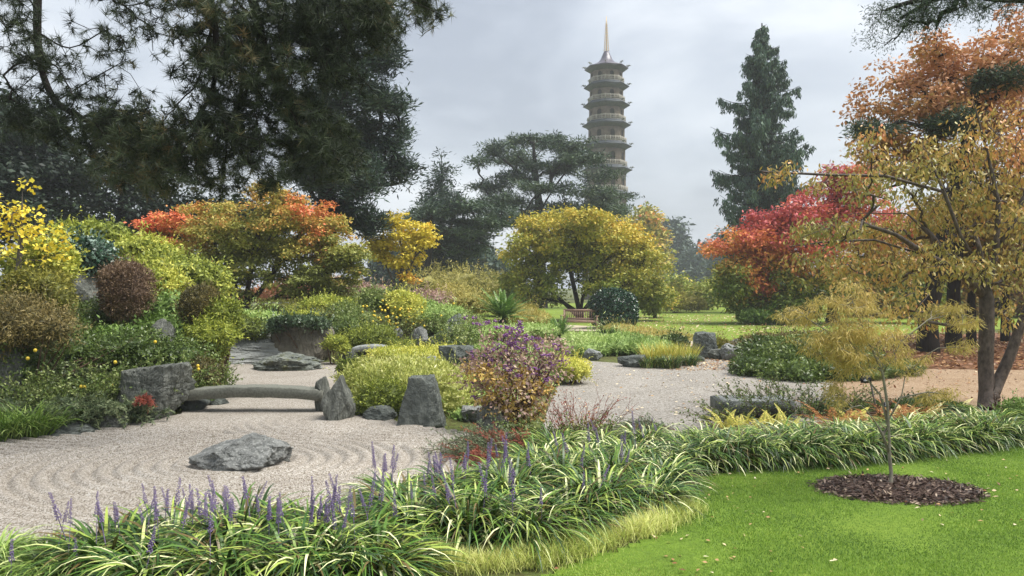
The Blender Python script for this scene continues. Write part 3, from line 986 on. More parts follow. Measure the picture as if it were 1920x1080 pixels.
def woodtree(label, px, d, ytop, wpx, mat, seed, tint=.5, n=110, nl=70, L=.6, W=.4, sig=.7, group='far trees', name='woodland_tree', cat='tree', ylow=None, bark='bark_dark', r0=.22, cj=.14, shell=.35):
    b = on(px, d)
    yb = ylow or 540 + (H - b[2]) * F / d
    c = (ytop + yb) / 2
    e = [E(px, ytop + (yb - ytop) * .42, wpx * .5, (yb - ytop) * .40, d), E(px - wpx * .2, ytop + (yb - ytop) * .6, wpx * .33, (yb - ytop) * .28, d), E(px + wpx * .22, ytop + (yb - ytop) * .55, wpx * .3, (yb - ytop) * .3, d)]
    zt = P(px, ytop + (yb - ytop) * .5, d)
    return make_tree(name, label, cat, b, [b, (b + zt) / 2, zt], e, (M[bark], mat), r0, n, nl, sig, L, W, seed, flat_t(tint), group=group, tip=.02, nbr=40, shell=shell, cj=cj)
woodtree('rounded dark misty tree at far right end of the lawn gap', 1318, 190, 458, 80, L_mist, 63, .4, L=1.0, W=.6, sig=1.2)
woodtree('misty tree peeping left of the tall weeping conifer base', 1356, 185, 432, 70, L_mist, 64, .5, L=1.0, W=.6, sig=1.2)
woodtree('low misty tree in the gap beside the red tree', 1372, 160, 470, 90, L_mist, 65, .45, L=1.0, W=.6, sig=1.1)
woodtree('hazy autumn tree with orange top at the pagoda foot', 1205, 105, 382, 84, L_maple, 66, .35, n=130)
woodtree('hazy greenish tree behind the yellow tree on its left', 905, 100, 440, 110, L_mist, 67, .6)
woodtree('dim tree behind the dark conifer on its left', 735, 90, 455, 90, L_mist, 68, .5)
woodtree('faint tall tree behind the far end of the lawn', 1420, 210, 430, 110, L_mist, 69, .4, L=1.1, W=.6, sig=1.3)
for k, (px, d, yt, wp) in enumerate([(1268, 75, 515, 60), (1318, 68, 528, 46), (1350, 80, 520, 60)]):
    woodtree(['loose pale young tree at far lawn edge beside the yellow tree', 'slim sapling with thin crown on the far lawn', 'pale bushy tree at the far lawn edge before the red tree'][k], px, d, yt, wp, L_yellow, 70 + k, .08, n=60, nl=40, L=.35, W=.2, sig=.5, group='pale young trees on the far lawn', name='young_tree', r0=.09)
woodtree('little yellow tree with a bare stem behind the clipped bush', 1228, 50, 540, 56, L_yellow, 74, .4, n=70, nl=50, L=.22, W=.13, sig=.3, name='young_tree', r0=.10, ylow=575)

for k, (px, d, yt, wp, tn) in enumerate([(1650, 52, 470, 150, .15), (1760, 50, 455, 150, .35), (1870, 54, 450, 150, .2), (1980, 50, 440, 160, .4)]):
    woodtree(['olive tree at the back behind the lace acer', 'amber tree at the back behind the thick dark trunk', 'olive-brown tree at the back behind the cherry trunk', 'rusty tree at the back by the right edge'][k], px, d, yt, wp, L_rust, 610 + k, tn, n=130, nl=60, L=.34, W=.2, sig=.5, group='trees at the back on the right', bark='bark_dark', r0=.2, ylow=612)
# -- layered cedar in front of the pagoda
b = on(1012, 75)
D = 75
CE = [(1000, 262, 60, 13), (935, 285, 50, 14), (1060, 275, 58, 16), (905, 300, 34, 12), (1090, 300, 50, 13), (975, 300, 50, 13), (1040, 315, 66, 13), (950, 330, 54, 14), (1120, 330, 44, 12),
      (925, 352, 44, 13), (1000, 352, 66, 12), (1085, 358, 70, 13), (1140, 372, 46, 10), (960, 378, 62, 12), (1050, 390, 74, 12), (1130, 395, 60, 12), (920, 385, 36, 13), (1010, 412, 80, 12), (1110, 418, 76, 12), (940, 418, 40, 14)]
r = rg(80)
cells = [E(x, y, a, c, D + r.normal() * 2.6, a * D / F * .9) for x, y, a, c in CE]
tr = [b, b + [0, 0, 3], P(1011, 420, D), P(1010, 380, D), P(1006, 340, D), P(1002, 300, D), P(1000, 268, D)]
lm = [[P(1010, 400, D), P(1040, 350, D), P(1070, 310, D), P(1082, 285, D)], [P(1009, 360, D), P(970, 320, D), P(935, 292, D)], [P(1012, 410, D), P(1070, 400, D), P(1130, 385, D)], [P(1012, 405, D), P(960, 390, D), P(915, 365, D)]]
make_tree('cedar_tree', 'wide dark cedar with flat layered branches in front of the pagoda', 'tree', b, tr, cells, (M['bark_dark'], L_cedar), .62, 430, 100, .42, .42, .10, 81, flat_t(.5), shell=.5, droop=-.1, upn=1.2, flat=.38, limbs=lm, tip=.035, group='tall conifers', bend=.15, up=.02)
# -- dark conifer and low cedar boughs left of it
conifer('dark_conifer', 'ragged dark spire-topped conifer left of the cedar', on(828, 62), P(0, 280, 62)[2], 4.0, L_pine, 82, n=420, nl=62, L=.36, W=.09, sig=.36, group='tall conifers', prof=([0, .2, .5, .8, 1], [.8, 1, .72, .34, .02]), r0=.4, droop=0)
b = on(800, 58)
cells = [E(x, y, a, c, 58 + k * .3) for k, (x, y, a, c) in enumerate([(810, 400, 60, 18), (860, 390, 60, 14), (900, 420, 55, 16), (850, 440, 70, 16), (930, 400, 36, 12), (800, 450, 50, 20), (880, 465, 50, 14), (790, 490, 40, 20), (820, 520, 40, 18)])]
make_tree('cedar_tree', 'low spreading cedar boughs sweeping right under the spire-topped conifer', 'tree', b, [b, b + [0, 0, 2], P(802, 470, 58), P(806, 420, 58), P(815, 390, 58)], cells, (M['bark_dark'], L_cedar), .4, 170, 90, .36, .40, .10, 83, flat_t(.42), shell=.5, droop=.1, flat=.4, group='tall conifers', tip=.03,
          limbs=[[P(806, 440, 58), P(870, 440, 58), P(935, 470, 58)]], up=.02)

# -- tall conifer on the right with hanging branchlets
def weeping(label, px, d, ytop, seed):
    r = rg(seed)
    b = on(px, d)
    root = thing('weeping_conifer', label, 'tree', b, 'tall conifers')
    zt = P(px, ytop, d)[2]
    hgt = zt - b[2]
    sk = Skel()
    sk.add([b + np.array([.15 * math.sin(3 * u), 0, u * hgt]) for u in np.linspace(0, .99, 30)])
    cs, dl = [], []
    tb = MB()
    nb = 250
    for i in range(nb):
        u = .10 + .88 * (i + r.random()) / nb
        rad = (1.22 if i % 9 == 0 else 1) * np.interp(u, [0, .15, .4, .6, .75, .88, 1], [3.2, 3.5, 3.9, 3.8, 3.0, 1.8, .15]) * (.25 + .85 * r.random())
        a = r.random() * 2 * PI
        s = b + np.array([0, 0, u * hgt])
        dr = np.array([math.cos(a), math.sin(a), 0])
        w_ = np.linspace(0, 1, 7)[:, None]
        path = s + dr * rad * w_ + np.array([0, 0, 1]) * (rad * (-.30 * w_ + .38 * w_ ** 2.5))
        tb.tube(path, np.linspace(.07, .012, 7), 4, cap=False)
        ns = int(4 + rad * 6)
        for q in range(ns):
            tq = .12 + .88 * r.random()
            pt = np.array([np.interp(tq, w_[:, 0], path[:, m]) for m in range(3)]) + np.array([dr[1], -dr[0], 0]) * r.normal() * .22 * rad * .3
            cs.append(pt)
            dl.append((.35 + .75 * r.random()) * (1 - .35 * u))
    sk.build('trunk', M['bark_dark'], root, .42, .05)
    tb.build('branches', M['bark_dark'], root, smooth=True)['kind'] = 'stuff'
    cs, dl = np.array(cs), np.array(dl)
    n, k = len(cs), 22
    v = r.random((n, k))
    off = np.stack([r.normal(size=(n, k)) * .09, r.normal(size=(n, k)) * .09, -v * dl[:, None]], -1)
    Cn = (cs[:, None] + off).reshape(-1, 3)
    m = len(Cn)
    Dd = unit(np.stack([r.normal(size=m) * .45, r.normal(size=m) * .45, -np.ones(m)], 1))
    N = unit(r.normal(size=(m, 3)))
    t = np.clip(.45 + np.repeat(r.normal(size=n) * .16, k) + r.normal(size=m) * .14, 0, 1)
    V, Fc, t = leaf_geo(Cn, Dd, N, .26 + .16 * r.random(m), .10, t)
    stuff(mesh('crown', V, Fc, L_spruce, root, t))
weeping('tall dark conifer with drooping branchlets against the sky', 1428, 60, 38, 84)

# -- big dark pine at the left behind the maple
b = on(600, 32)
PN = [(690, 40, 60, 50), (640, 110, 70, 50), (715, 110, 42, 36), (690, 180, 66, 44), (735, 200, 36, 36), (720, 270, 52, 46), (655, 260, 60, 50), (748, 320, 36, 30), (680, 340, 58, 50), (620, 330, 60, 50), (640, 400, 60, 46), (690, 420, 34, 30), (600, 200, 50, 60), (575, 310, 50, 50), (610, 20, 70, 50), (530, 400, 50, 36), (440, 410, 50, 30),
      (630, -60, 90, 60), (700, -40, 60, 50)]
r = rg(85)
cells = [E(x, y, a, c, 31 + r.normal() * 1.2) for x, y, a, c in PN]
tr = [b, b + [.1, 0, 2], P(606, 380, 32), P(612, 280, 32), P(606, 180, 32), P(612, 80, 32), P(618, -20, 32), P(625, -90, 32)]
make_tree('black_pine', 'massive dark pine rising out of frame behind the orange maple', 'tree', b, tr, cells, (M['bark_dark'], L_pine), .42, 860, 84, .19, .26, .05, 86, flat_t(.42), shell=.6, droop=-.4, upn=.2, flat=.7, tip=.02, group='pines', bend=.1, up=0)
# -- dark evergreens far left
for k, (px, d, e) in enumerate([(60, 34, [(60, 250, 90, 80), (0, 320, 80, 80), (120, 330, 80, 60), (60, 380, 110, 60)]), (230, 38, [(230, 330, 80, 100), (290, 400, 70, 60), (190, 420, 80, 50), (300, 300, 50, 50), (250, 250, 60, 50)]), (-60, 30, [(-60, 260, 120, 120), (-30, 400, 100, 60)]), (400, 40, [(400, 400, 80, 40), (480, 430, 80, 50), (350, 420, 80, 50)])]):
    b = on(px, d)
    cells = [E(x, y, a, c, d) for x, y, a, c in e]
    make_tree('dark_evergreen_tree', ['dark evergreen tree behind the bright yellow birch-like tree', 'black-green yew filling the gap left of the maple', 'dark evergreen at far left edge under pine boughs', 'dark evergreen backing the orange maple'][k], 'tree', b,
              [b, b + [0, 0, 1.5], P(px, 400, d), P(px, e[0][1], d)], cells, (M['bark_dark'], [L_dark, L_dark, L_dark, L_dark][k]), .3, 200, 90, .36, .24, .13, 90 + k, flat_t(.4), shell=.5, tip=.02, group='dark evergreens on the left', flat=.5, nbr=90)

# -- yellow tree in the middle
b = on(1088, 45)
D = 45
YE = [(1088, 440, 90, 50), (1010, 450, 66, 46), (1165, 455, 66, 44), (975, 500, 44, 48), (1210, 500, 44, 54), (1040, 490, 70, 50), (1130, 490, 76, 54), (1010, 545, 56, 30), (1200, 548, 50, 32), (1150, 535, 60, 34), (960, 540, 28, 26), (1235, 545, 26, 34), (1090, 405, 40, 16), (985, 562, 40, 16), (1225, 575, 30, 18), (1120, 430, 70, 30), (1030, 425, 60, 26)]
r = rg(95)
cells = [E(x, y, a, c, D + r.normal() * .8, a * D / F * 1.0) for x, y, a, c in YE]
lm = [[b + [0, 0, .3], P(1060, 570, D), P(1030, 545, D), P(1000, 520, D)], [b + [0, 0, .3], P(1092, 560, D), P(1110, 520, D), P(1130, 480, D)], [b + [0, 0, .3], P(1080, 555, D), P(1070, 510, D), P(1060, 460, D)], [b + [0, 0, .4], P(1105, 568, D), P(1150, 545, D), P(1190, 520, D)], [P(1050, 564, D), P(1010, 560, D), P(985, 548, D)]]
def ty(c, r):
    z = (c[:, 2] - 1) / 6
    return -.02 + .55 * np.clip(z, 0, 1) + .16 * wob(c, .8, 4) + .10 * (c[:, 0] > 6.0)
make_tree('yellow_tree', 'broad round yellow-green autumn tree behind the wooden bench', 'tree', b, [b, b + [0, 0, .25], b + [0, 0, .6]], cells, (M['bark_dark'], L_yellow), .24, 640, 90, .24, .19, .11, 96, ty, shell=.42, limbs=lm, tip=.014, cj=.1, tj=.12, group='autumn trees', droop=.4)
# -- small clear-yellow acer
b = on(748, 32)
D = 32
cells = [E(x, y, a, c, D) for x, y, a, c in [(735, 420, 42, 20), (775, 430, 36, 18), (712, 450, 30, 20), (750, 455, 48, 20), (800, 450, 24, 16), (730, 485, 32, 18), (770, 485, 30, 16), (765, 520, 18, 12), (715, 470, 22, 20)]]
lm = [[P(745, 545, D), P(725, 500, D), P(708, 455, D)], [P(750, 540, D), P(755, 480, D), P(745, 420, D)], [P(750, 535, D), P(780, 480, D), P(808, 448, D)]]
make_tree('yellow_acer', 'small clear-yellow acer with thin stems above the shrubby mound', 'tree', b, [b, P(748, 565, D), P(748, 545, D)], cells, (M['bark_grey'], L_acer), .085, 125, 60, .15, .15, .08, 97, lambda c, r: .38 + .6 * (c[:, 2] < 2.75), shell=.5, limbs=lm, tip=.009, group='autumn trees', flat=.4)
# -- orange and green maple on the mound
b = on(462, 25)
D = 25
ME = [(500, 400, 80, 46), (430, 420, 90, 44), (350, 430, 70, 40), (560, 430, 70, 46), (610, 440, 50, 40), (300, 430, 50, 30), (390, 480, 90, 40), (500, 480, 100, 44), (600, 490, 70, 40), (650, 490, 40, 36), (340, 500, 60, 34), (560, 530, 70, 30), (630, 540, 46, 26), (430, 530, 60, 30), (500, 360, 50, 20), (600, 400, 30, 24), (655, 470, 30, 20), (370, 540, 40, 20)]
r = rg(98)
cells = [E(x, y, a, c, D + r.normal() * .5, a * D / F) for x, y, a, c in ME]
lm = [[b + [0, 0, .1], P(500, 565, D), P(560, 535, D), P(620, 510, D)], [b + [0, 0, .1], P(520, 560, D), P(580, 555, D), P(650, 545, D)], [b + [0, 0, .1], P(440, 560, D), P(420, 510, D), P(400, 450, D)], [b + [0, 0, .15], P(425, 565, D), P(385, 520, D), P(330, 470, D)], [b + [0, 0, .2], P(465, 540, D), P(475, 480, D), P(490, 400, D)], [b + [0, 0, .2], P(485, 550, D), P(520, 500, D), P(560, 440, D)]]
def tm(c, r):
    z = (c[:, 2] - 1.5) / 4
    x = c[:, 0]
    return .12 + .34 * np.clip(z, 0, 1) + .40 * np.exp(-((x + 6.6) / .9) ** 2) * (z > .35) + .34 * np.exp(-((x + 11.9) / .7) ** 2) + .05 + .24 * wob(c, 1.2, 6)
make_tree('maple', 'wide maple turning from green to orange, many-stemmed, on the mound', 'tree', b, [b, b + [0, 0, .12], b + [.02, 0, .3]], cells, (M['bark'], L_maple), .19, 600, 110, .15, .105, .06, 99, tm, shell=.45, limbs=lm, tip=.009, cj=.1, tj=.12, group='autumn trees', flat=.42, droop=.35)

# -- right hand trees
D = 23.3
b = G(1740, 660)
RE = [(1880, 120, 110, 60), (1780, 130, 80, 50), (1700, 150, 70, 50), (1650, 200, 56, 50), (1730, 210, 90, 50), (1840, 190, 90, 60), (1640, 260, 50, 50), (1920, 60, 80, 50), (1720, 290, 90, 50), (1840, 290, 100, 60), (1950, 200, 90, 80), (1960, 320, 80, 80), (1900, 350, 90, 50), (1660, 320, 60, 40), (1760, 90, 50, 24), (2040, 140, 90, 90)]
r = rg(100)
cells = [E(x, y, a, c, 24 + r.normal() * .9, a * D / F) for x, y, a, c in RE]
make_tree('rust_tree', 'tall rust-red autumn tree filling the upper right corner', 'tree', b, [b, b + [0, 0, 1.2], P(1752, 540, D), P(1775, 430, D), P(1800, 330, D), P(1815, 240, D), P(1840, 150, D)], cells, (M['bark_dark'], L_rust), .26, 640, 48, .20, .15, .085, 101, lambda c, r: .42 + .07 * (c[:, 2] - 6) + .18 * wob(c, .9, 9), shell=.5, tip=.010, group='autumn trees', droop=.5, tj=.1, cj=.12)
D = 30
b = on(1788, 25)
cells = [E(x, y, a, c, 22.2) for x, y, a, c in [(1785, 230, 50, 20), (1870, 150, 50, 16), (1640, 242, 60, 4)]]
make_tree('cedar_tree', 'dark green cedar showing between the rust-red and orange trees', 'tree', b, [b, b + [0, 0, 2], P(1800, 400, 24.6), P(1815, 260, 24), P(1830, 150, 23.4)], cells, (M['bark_dark'], L_cedar), .2, 60, 90, .17, .18, .04, 102, flat_t(.45), shell=.5, tip=.015, flat=.35, group='tall conifers', droop=0)
D = 42
b = on(1560, 43)
XE = [(1560, 370, 60, 44), (1500, 410, 60, 40), (1450, 430, 60, 40), (1400, 450, 50, 30), (1350, 466, 30, 14), (1480, 470, 60, 40), (1560, 440, 60, 50), (1430, 490, 60, 36), (1380, 520, 40, 30), (1400, 560, 44, 32), (1460, 540, 60, 40), (1540, 520, 70, 50), (1620, 400, 60, 60), (1640, 480, 60, 60), (1600, 330, 50, 26), (1700, 440, 60, 60), (1720, 540, 60, 50), (1440, 575, 40, 22), (1360, 500, 20, 20), (1330, 470, 16, 8), (1370, 545, 34, 24), (1420, 590, 40, 14), (1500, 570, 50, 30)]
r = rg(103)
cells = [E(x, y, a, c, D + r.normal() * .5, a * D / F) for x, y, a, c in XE]
def tr_(c, r):
    px = c[:, 0] / c[:, 1] * F + 960
    py = 540 - (c[:, 2] - H) / c[:, 1] * F
    t = .86 - .0034 * np.maximum(py - 420, 0) * np.where(px < 1470, 1.5, 1.0)
    t = np.where(px < 1395, np.minimum(t, .56) - np.maximum(py - 470, 0) * .006, t)
    t = np.where(px > 1590, t - .25, t)
    t = t - np.where(px > 1450, .0055 * np.maximum(py - 455, 0), 0)
    front = np.exp(-((px - 1424 - .12 * (py - 520)) / 17) ** 2) * np.exp(-((py - 530) / 42) ** 2)
    return np.clip(t + .12 * wob(c, .6, 12) + .5 * front, .02, .98)
make_tree('red_tree', 'crimson and orange autumn tree with green skirts beside the lawn', 'tree', b, [b, b + [0, 0, .6], P(1562, 560, 43), P(1560, 470, 42.6), P(1560, 390, 42.4)], cells, (M['bark'], L_red), .3, 760, 80, .27, .23, .10, 104, tr_, shell=.5, tip=.016, cj=.07, tj=.08, group='autumn trees', droop=.6, up=0)
for k, (px, yb, yt, wd) in enumerate([(1821, 648, 420, 110), (1885, 640, 400, 120)]):
    b = G(px, yb)
    d = b[1]
    cells = [E(px, yt, wd, 60, d), E(px - 40, yt + 70, 60, 40, d), E(px + 40, yt + 80, 60, 40, d)]
    make_tree('olive_tree', ['slender dark-stemmed tree with olive leaves behind the cherry trunk', 'dark-stemmed tree with amber leaves at the right edge'][k], 'tree', b, [b, b + [0, 0, 1.5], P(px + 4, 500, d), P(px, yt, d)], cells, (M['bark_dark'], L_rust), .13, 160, 60, .26, .17, .10, 105 + k, flat_t([.1, .35][k]), tip=.012, group='autumn trees', nbr=80)

# -- cherry with two stems, right foreground
D = 12.4
b = G(1852, 768)
KE = [(1860, 240, 60, 60), (1780, 290, 70, 50), (1900, 330, 90, 90), (1700, 330, 70, 50), (1630, 350, 60, 44), (1560, 340, 50, 30), (1820, 390, 90, 60), (1730, 420, 80, 50), (1640, 430, 70, 44), (1560, 440, 60, 34), (1500, 430, 40, 20), (1470, 326, 50, 16), (1620, 500, 80, 40), (1700, 500, 80, 46), (1800, 490, 70, 46), (1900, 500, 70, 60), (1690, 570, 60, 34), (1610, 550, 50, 26), (1890, 590, 40, 30), (1530, 480, 40, 20), (1950, 420, 60, 100), (1640, 270, 50, 26), (1960, 250, 60, 80), (1745, 600, 30, 20)]
r = rg(110)
cells = [E(x, y, a, c, D + r.normal() * .55, a * D / F) for x, y, a, c in KE]
lm = [[P(1850, 560, D), P(1800, 510, D), P(1740, 480, D), P(1680, 440, D - .3), P(1620, 420, D - .4)],
      [P(1850, 545, D), P(1868, 470, D), P(1872, 380, D), P(1850, 280, D), P(1825, 190, D)],
      [P(1850, 600, D), P(1790, 612, D - .2), P(1720, 600, D - .3), P(1660, 575, D - .4), P(1600, 560, D - .4)],
      [P(1800, 510, D), P(1745, 440, D + .2), P(1700, 400, D + .3), P(1600, 400, D + .3), P(1500, 430, D + .3)],
      [P(1868, 470, D), P(1900, 420, D), P(1930, 340, D)], [P(1845, 520, D), P(1800, 440, D - .3), P(1770, 360, D - .3), P(1740, 290, D - .2)],
      [P(1740, 480, D), P(1640, 450, D), P(1560, 452, D), P(1480, 462, D)],
      [P(1770, 360, D - .3), P(1660, 330, D - .2), P(1560, 328, D), P(1430, 322, D)],
      [b + [.06, 0, .25], P(1880, 700, D), P(1905, 640, D), P(1925, 585, D), P(1955, 500, D), P(1960, 420, D)]]
trk = [b, P(1850, 730, D), P(1848, 680, D), P(1850, 620, D), P(1850, 560, D), P(1846, 520, D), P(1838, 470, D)]
def tk(c, r):
    py = 540 - (c[:, 2] - H) / c[:, 1] * F
    return .22 + .5 * sstep(380, 220, py) + .2 * wob(c, 1.6, 15)
ch_ = make_tree('cherry_tree', 'two-stemmed cherry with sparse drooping yellow-brown leaves beside the path', 'tree', b, trk, cells, (M['bark_cherry'], L_cherry), .12, 660, 19, .11, .088, .034, 111, tk, shell=.5, limbs=lm, tip=.006, droop=1.7, upn=.2, tj=.14, cj=.12, group='autumn trees', up=.05, bend=.3)

st2 = bez([b + [.05, .02, .12], P(1872, 715, D), P(1893, 668, D), P(1912, 615, D), P(1935, 560, D), P(1958, 480, D), P(1962, 420, D)], 4)
MB().tube(st2, np.linspace(.105, .05, len(st2)), 10, cap=False).build('second_stem', M['bark_cherry'], ch_, smooth=True)
# -- young lace-leaved acer standing in the mulch ring
D = 7.47
b = G(1670, 917)
SE = [(1560, 570, 50, 26), (1510, 590, 46, 22), (1620, 575, 54, 30), (1580, 620, 60, 28), (1640, 630, 50, 30), (1600, 670, 60, 26), (1530, 640, 50, 20), (1680, 660, 40, 26), (1700, 690, 26, 16), (1600, 690, 40, 14), (1570, 660, 50, 18), (1572, 732, 22, 24), (1780, 580, 34, 14), (1810, 606, 20, 16), (1740, 740, 30, 16), (1770, 735, 26, 12), (1610, 545, 40, 18), (1562, 764, 18, 16), (1690, 620, 24, 20), (1805, 650, 14, 14), (1735, 676, 14, 10)]
cells = [E(x, y, a, c, D, max(a * D / F, .18)) for x, y, a, c in SE]
lm = [[P(1666, 848, D), P(1655, 815, D), P(1640, 790, D - .05), P(1625, 770, D - .1)],
      [P(1668, 830, D), P(1664, 760, D), P(1655, 700, D), P(1620, 620, D), P(1600, 570, D)],
      [P(1666, 800, D), P(1650, 740, D + .05), P(1600, 680, D + .05), P(1550, 620, D), P(1510, 595, D)],
      [P(1664, 790, D), P(1690, 745, D), P(1740, 735, D), P(1780, 740, D)], [P(1655, 700, D), P(1690, 640, D), P(1740, 600, D), P(1800, 585, D)]]
make_tree('lace_acer', 'slender young acer with feathery golden leaves in the bark mulch ring', 'tree', b, [b, P(1671, 885, D), P(1668, 860, D), P(1667, 840, D)], cells, (M['bark_pale'], L_lace), .022, 240, 50, .042, .066, .0065, 112, lambda c, r: .35 + .22 * wob(c, 3, 3), shell=.5, limbs=lm, tip=.0024, droop=1.3, upn=.3, cj=.1, tj=.13, group='autumn trees', flat=.55)

# -- birch-like yellow tree at the left edge
D = 12.5
b = on(15, D)
cells = [E(x, y, a, c, D) for x, y, a, c in [(40, 350, 30, 26), (30, 400, 50, 34), (70, 430, 44, 34), (30, 460, 60, 36), (90, 470, 40, 26), (10, 430, 50, 60), (-30, 400, 40, 60), (110, 450, 24, 40)]]
make_tree('yellow_birch', 'thin tree with bright yellow leaves at the left edge', 'tree', b, [b, P(20, 560, D), P(35, 500, D), P(40, 440, D), P(42, 360, D)], cells, (M['bark_grey'], L_birch), .045, 60, 15, .085, .075, .06, 113, flat_t(.5), shell=.6, tip=.004, group='autumn trees', cj=.12)

# -- overhanging pine boughs in the upper left
r = rg(120)
b = np.array([-9.5, 6.5, 0])
root = thing('pine_tree', 'long-needled pine whose dark boughs hang across the upper left', 'tree', b, 'pines')
sk = Skel()
sk.add([b, b + [.1, .1, 3], b + [.2, .3, 6], b + [.4, .6, 8], b + [.6, 1.0, 9.6]])
D = 9.2
lim = [[b + [.4, .6, 7.8], P(-120, -420, 9), P(20, -220, 9.3), P(66, -60, 9.5), P(70, 60, 9.5), P(78, 130, 9.5), P(105, 190, 9.4), P(160, 225, 9.3), P(220, 265, 9.2), P(280, 300, 9.1), P(340, 318, 9.0)],
       [P(-120, -420, 9), P(120, -330, 9), P(300, -160, 9), P(380, -40, 9), P(405, 70, 9), P(400, 160, 9), P(370, 220, 9), P(320, 262, 9), P(270, 300, 8.9)],
       [P(300, -160, 9), P(430, -80, 9), P(480, 20, 9), P(500, 110, 9.1), P(540, 190, 9.2), P(600, 250, 9.2), P(640, 310, 9.2)],
       [P(430, -80, 9), P(600, -60, 8.8), P(700, -30, 8.7), P(770, 0, 8.6), P(820, 25, 8.6)],
       [P(500, 110, 9.1), P(450, 190, 9.1), P(430, 250, 9), P(420, 320, 9)],
       [P(480, 20, 9), P(560, 60, 9), P(640, 110, 9), P(700, 170, 9)],
       [P(70, 60, 9.5), P(130, 90, 9.3), P(190, 60, 9.2)], [P(78, 130, 9.5), P(30, 170, 9.5), P(-20, 190, 9.5)], [P(105, 190, 9.4), P(170, 150, 9.3), P(240, 110, 9.2)], [P(405, 70, 9), P(320, 50, 9), P(220, 20, 9)]]
for q in lim:
    sk.add(bez(q, 4))
FE = [(440, 40, 170, 70, 1.3), (600, 50, 150, 70, 1.0), (700, 30, 60, 50, .8), (450, 150, 130, 70, 1.4), (570, 150, 110, 80, 1.0), (350, 255, 130, 55, 1.3), (240, 250, 90, 60, .8), (470, 250, 130, 60, 1.0), (590, 250, 80, 60, .9), (260, 320, 110, 36, .7), (400, 330, 140, 40, .9), (540, 330, 80, 36, .5), (640, 300, 50, 50, .6),
      (100, 120, 100, 90, .28), (40, 60, 70, 80, .3), (230, 60, 80, 70, .45), (200, 180, 80, 50, .45), (60, 220, 70, 50, .5), (150, 250, 80, 40, .7), (800, 14, 50, 26, .7), (760, 50, 50, 30, .35), (300, -40, 260, 40, .6), (650, -30, 160, 40, .6)]
cells = [E(x, y, a, c, 9.1, .7) for x, y, a, c, _ in FE]
cen, dd, kk = in_ells(cells, 2600, r, .4, [q[4] for q in FE])
n0 = 5
sk.grow(cen[:1000], r, bend=.15, up=-.03, lw=.12, skip=9)
sk.build('trunk', M['bark_dark'], root, .105, .0045)
MB().tube(sk.p[:5], [.32, .26, .22, .18, .12], 10).build('bole', M['bark_dark'], root, smooth=True)
tips = np.concatenate([sk.p[[i for i in range(len(sk.par)) if i > 120]], cen])
tips = tips[r.permutation(len(tips))[:4300]]
n, k = len(tips), 34
ax = unit(r.normal(size=(n, 3)) + np.array([0, 0, -.1]))
s = r.random((n, k)) * .10
Cn = (tips[:, None] + ax[:, None] * s[..., None]).reshape(-1, 3)
Dd = unit(np.repeat(ax, k, 0) * .75 + unit(r.normal(size=(n * k, 3))))
px_ = tips[:, 0] / tips[:, 1] * F + 960
py_ = 540 - (tips[:, 2] - H) / tips[:, 1] * F
tt = .28 + .20 * wob(tips, 1.8, 2) + .08 * (py_ > 230) + r.normal(size=n) * .16
t = np.clip(np.repeat(tt, k) + r.normal(size=n * k) * .1, 0, 1)
V, Fc, t = leaf_geo(Cn, Dd, r.normal(size=(n * k, 3)), .10 + .05 * r.random(n * k), .008, t, 'tri')
stuff(mesh('crown', V, Fc, L_pine_fg, root, t))

# -- cedar bough hanging in at the top right
b = np.array([11.5, 9.5, 0])
root = thing('cedar_tree', 'cedar whose drooping bough hangs in at the top right corner', 'tree', b, 'tall conifers')
sk = Skel()
sk.add([b, b + [0, 0, 3], b + [-.1, 0, 6], b + [-.2, 0, 8.5]])
sk.add(bez([b + [-.1, 0, 6.6], P(2150, -120, 9.6), P(1980, -30, 9.6), P(1860, -20, 9.6), P(1760, -4, 9.6), P(1710, 22, 9.6), P(1676, 40, 9.6)], 5))
sk.add(bez([P(1860, -20, 9.6), P(1780, -14, 9.5), P(1700, 6, 9.5), P(1662, 18, 9.5)], 4))
m0 = sk.p[6:]
q = r.choice(len(m0), 240)
cen = m0[q] + np.stack([r.normal(size=240) * .16, r.normal(size=240) * .14, -np.abs(r.normal(size=240)) * .15], 1)
sk.grow(cen, r, bend=.1, up=-.05, lw=.1, skip=4)
sk.build('trunk', M['bark_dark'], root, .25, .004)
V, Fc, t = clusters(cen, 60, .05, r, np.full(240, .45), .05, .008, .6, .3, .15, .12, 1.4)
stuff(mesh('crown', V, Fc, L_cedar, root, t))

# ================================================================== shrubs and perennials
LM = {}
def lmat(k, *a, **kw):
    LM[k] = leaf_mat(k, *a, **kw)
lmat('coral', ['#8a7a48', '#b58a5c', '#c9896a', '#d49a80'])
lmat('olive', ['#4a4f22', '#6a6c2e', '#8b873a', '#a79a48'])
lmat('moss', ['#3f4a1c', '#63702a', '#8a9438', '#b0b24c'])
lmat('gold_green', ['#5a6428', '#808c38', '#a9ac48', '#cfc964'])
lmat('bamboo', ['#6a7630', '#929a4a', '#b9ba6c', '#dcd8a4'], rough=.4)
lmat('brown', ['#45342c', '#64503f', '#7f6a52', '#9a8668'])
lmat('brown_green', ['#3c3c24', '#58532f', '#74683c', '#8d7d4c'])
lmat('quince', ['#35451f', '#50632d', '#71803f', '#a3ab70'], rough=.35)
lmat('juniper', ['#34452f', '#526345', '#75815c', '#98a078'])
lmat('juniper_red', ['#5f3a2c', '#804434', '#a05040', '#b26450'])
lmat('glossy', ['#1b2f24', '#2a4634', '#45624c', '#9fb3a6'], rough=.22, spec=.6, trans=.1)
lmat('camellia', ['#12261b', '#1d3a28', '#2f5238', '#5f7d66'], rough=.22, spec=.6, trans=.1)
lmat('fresh', ['#566f30', '#76904a', '#9bb062', '#c2cc8c'])
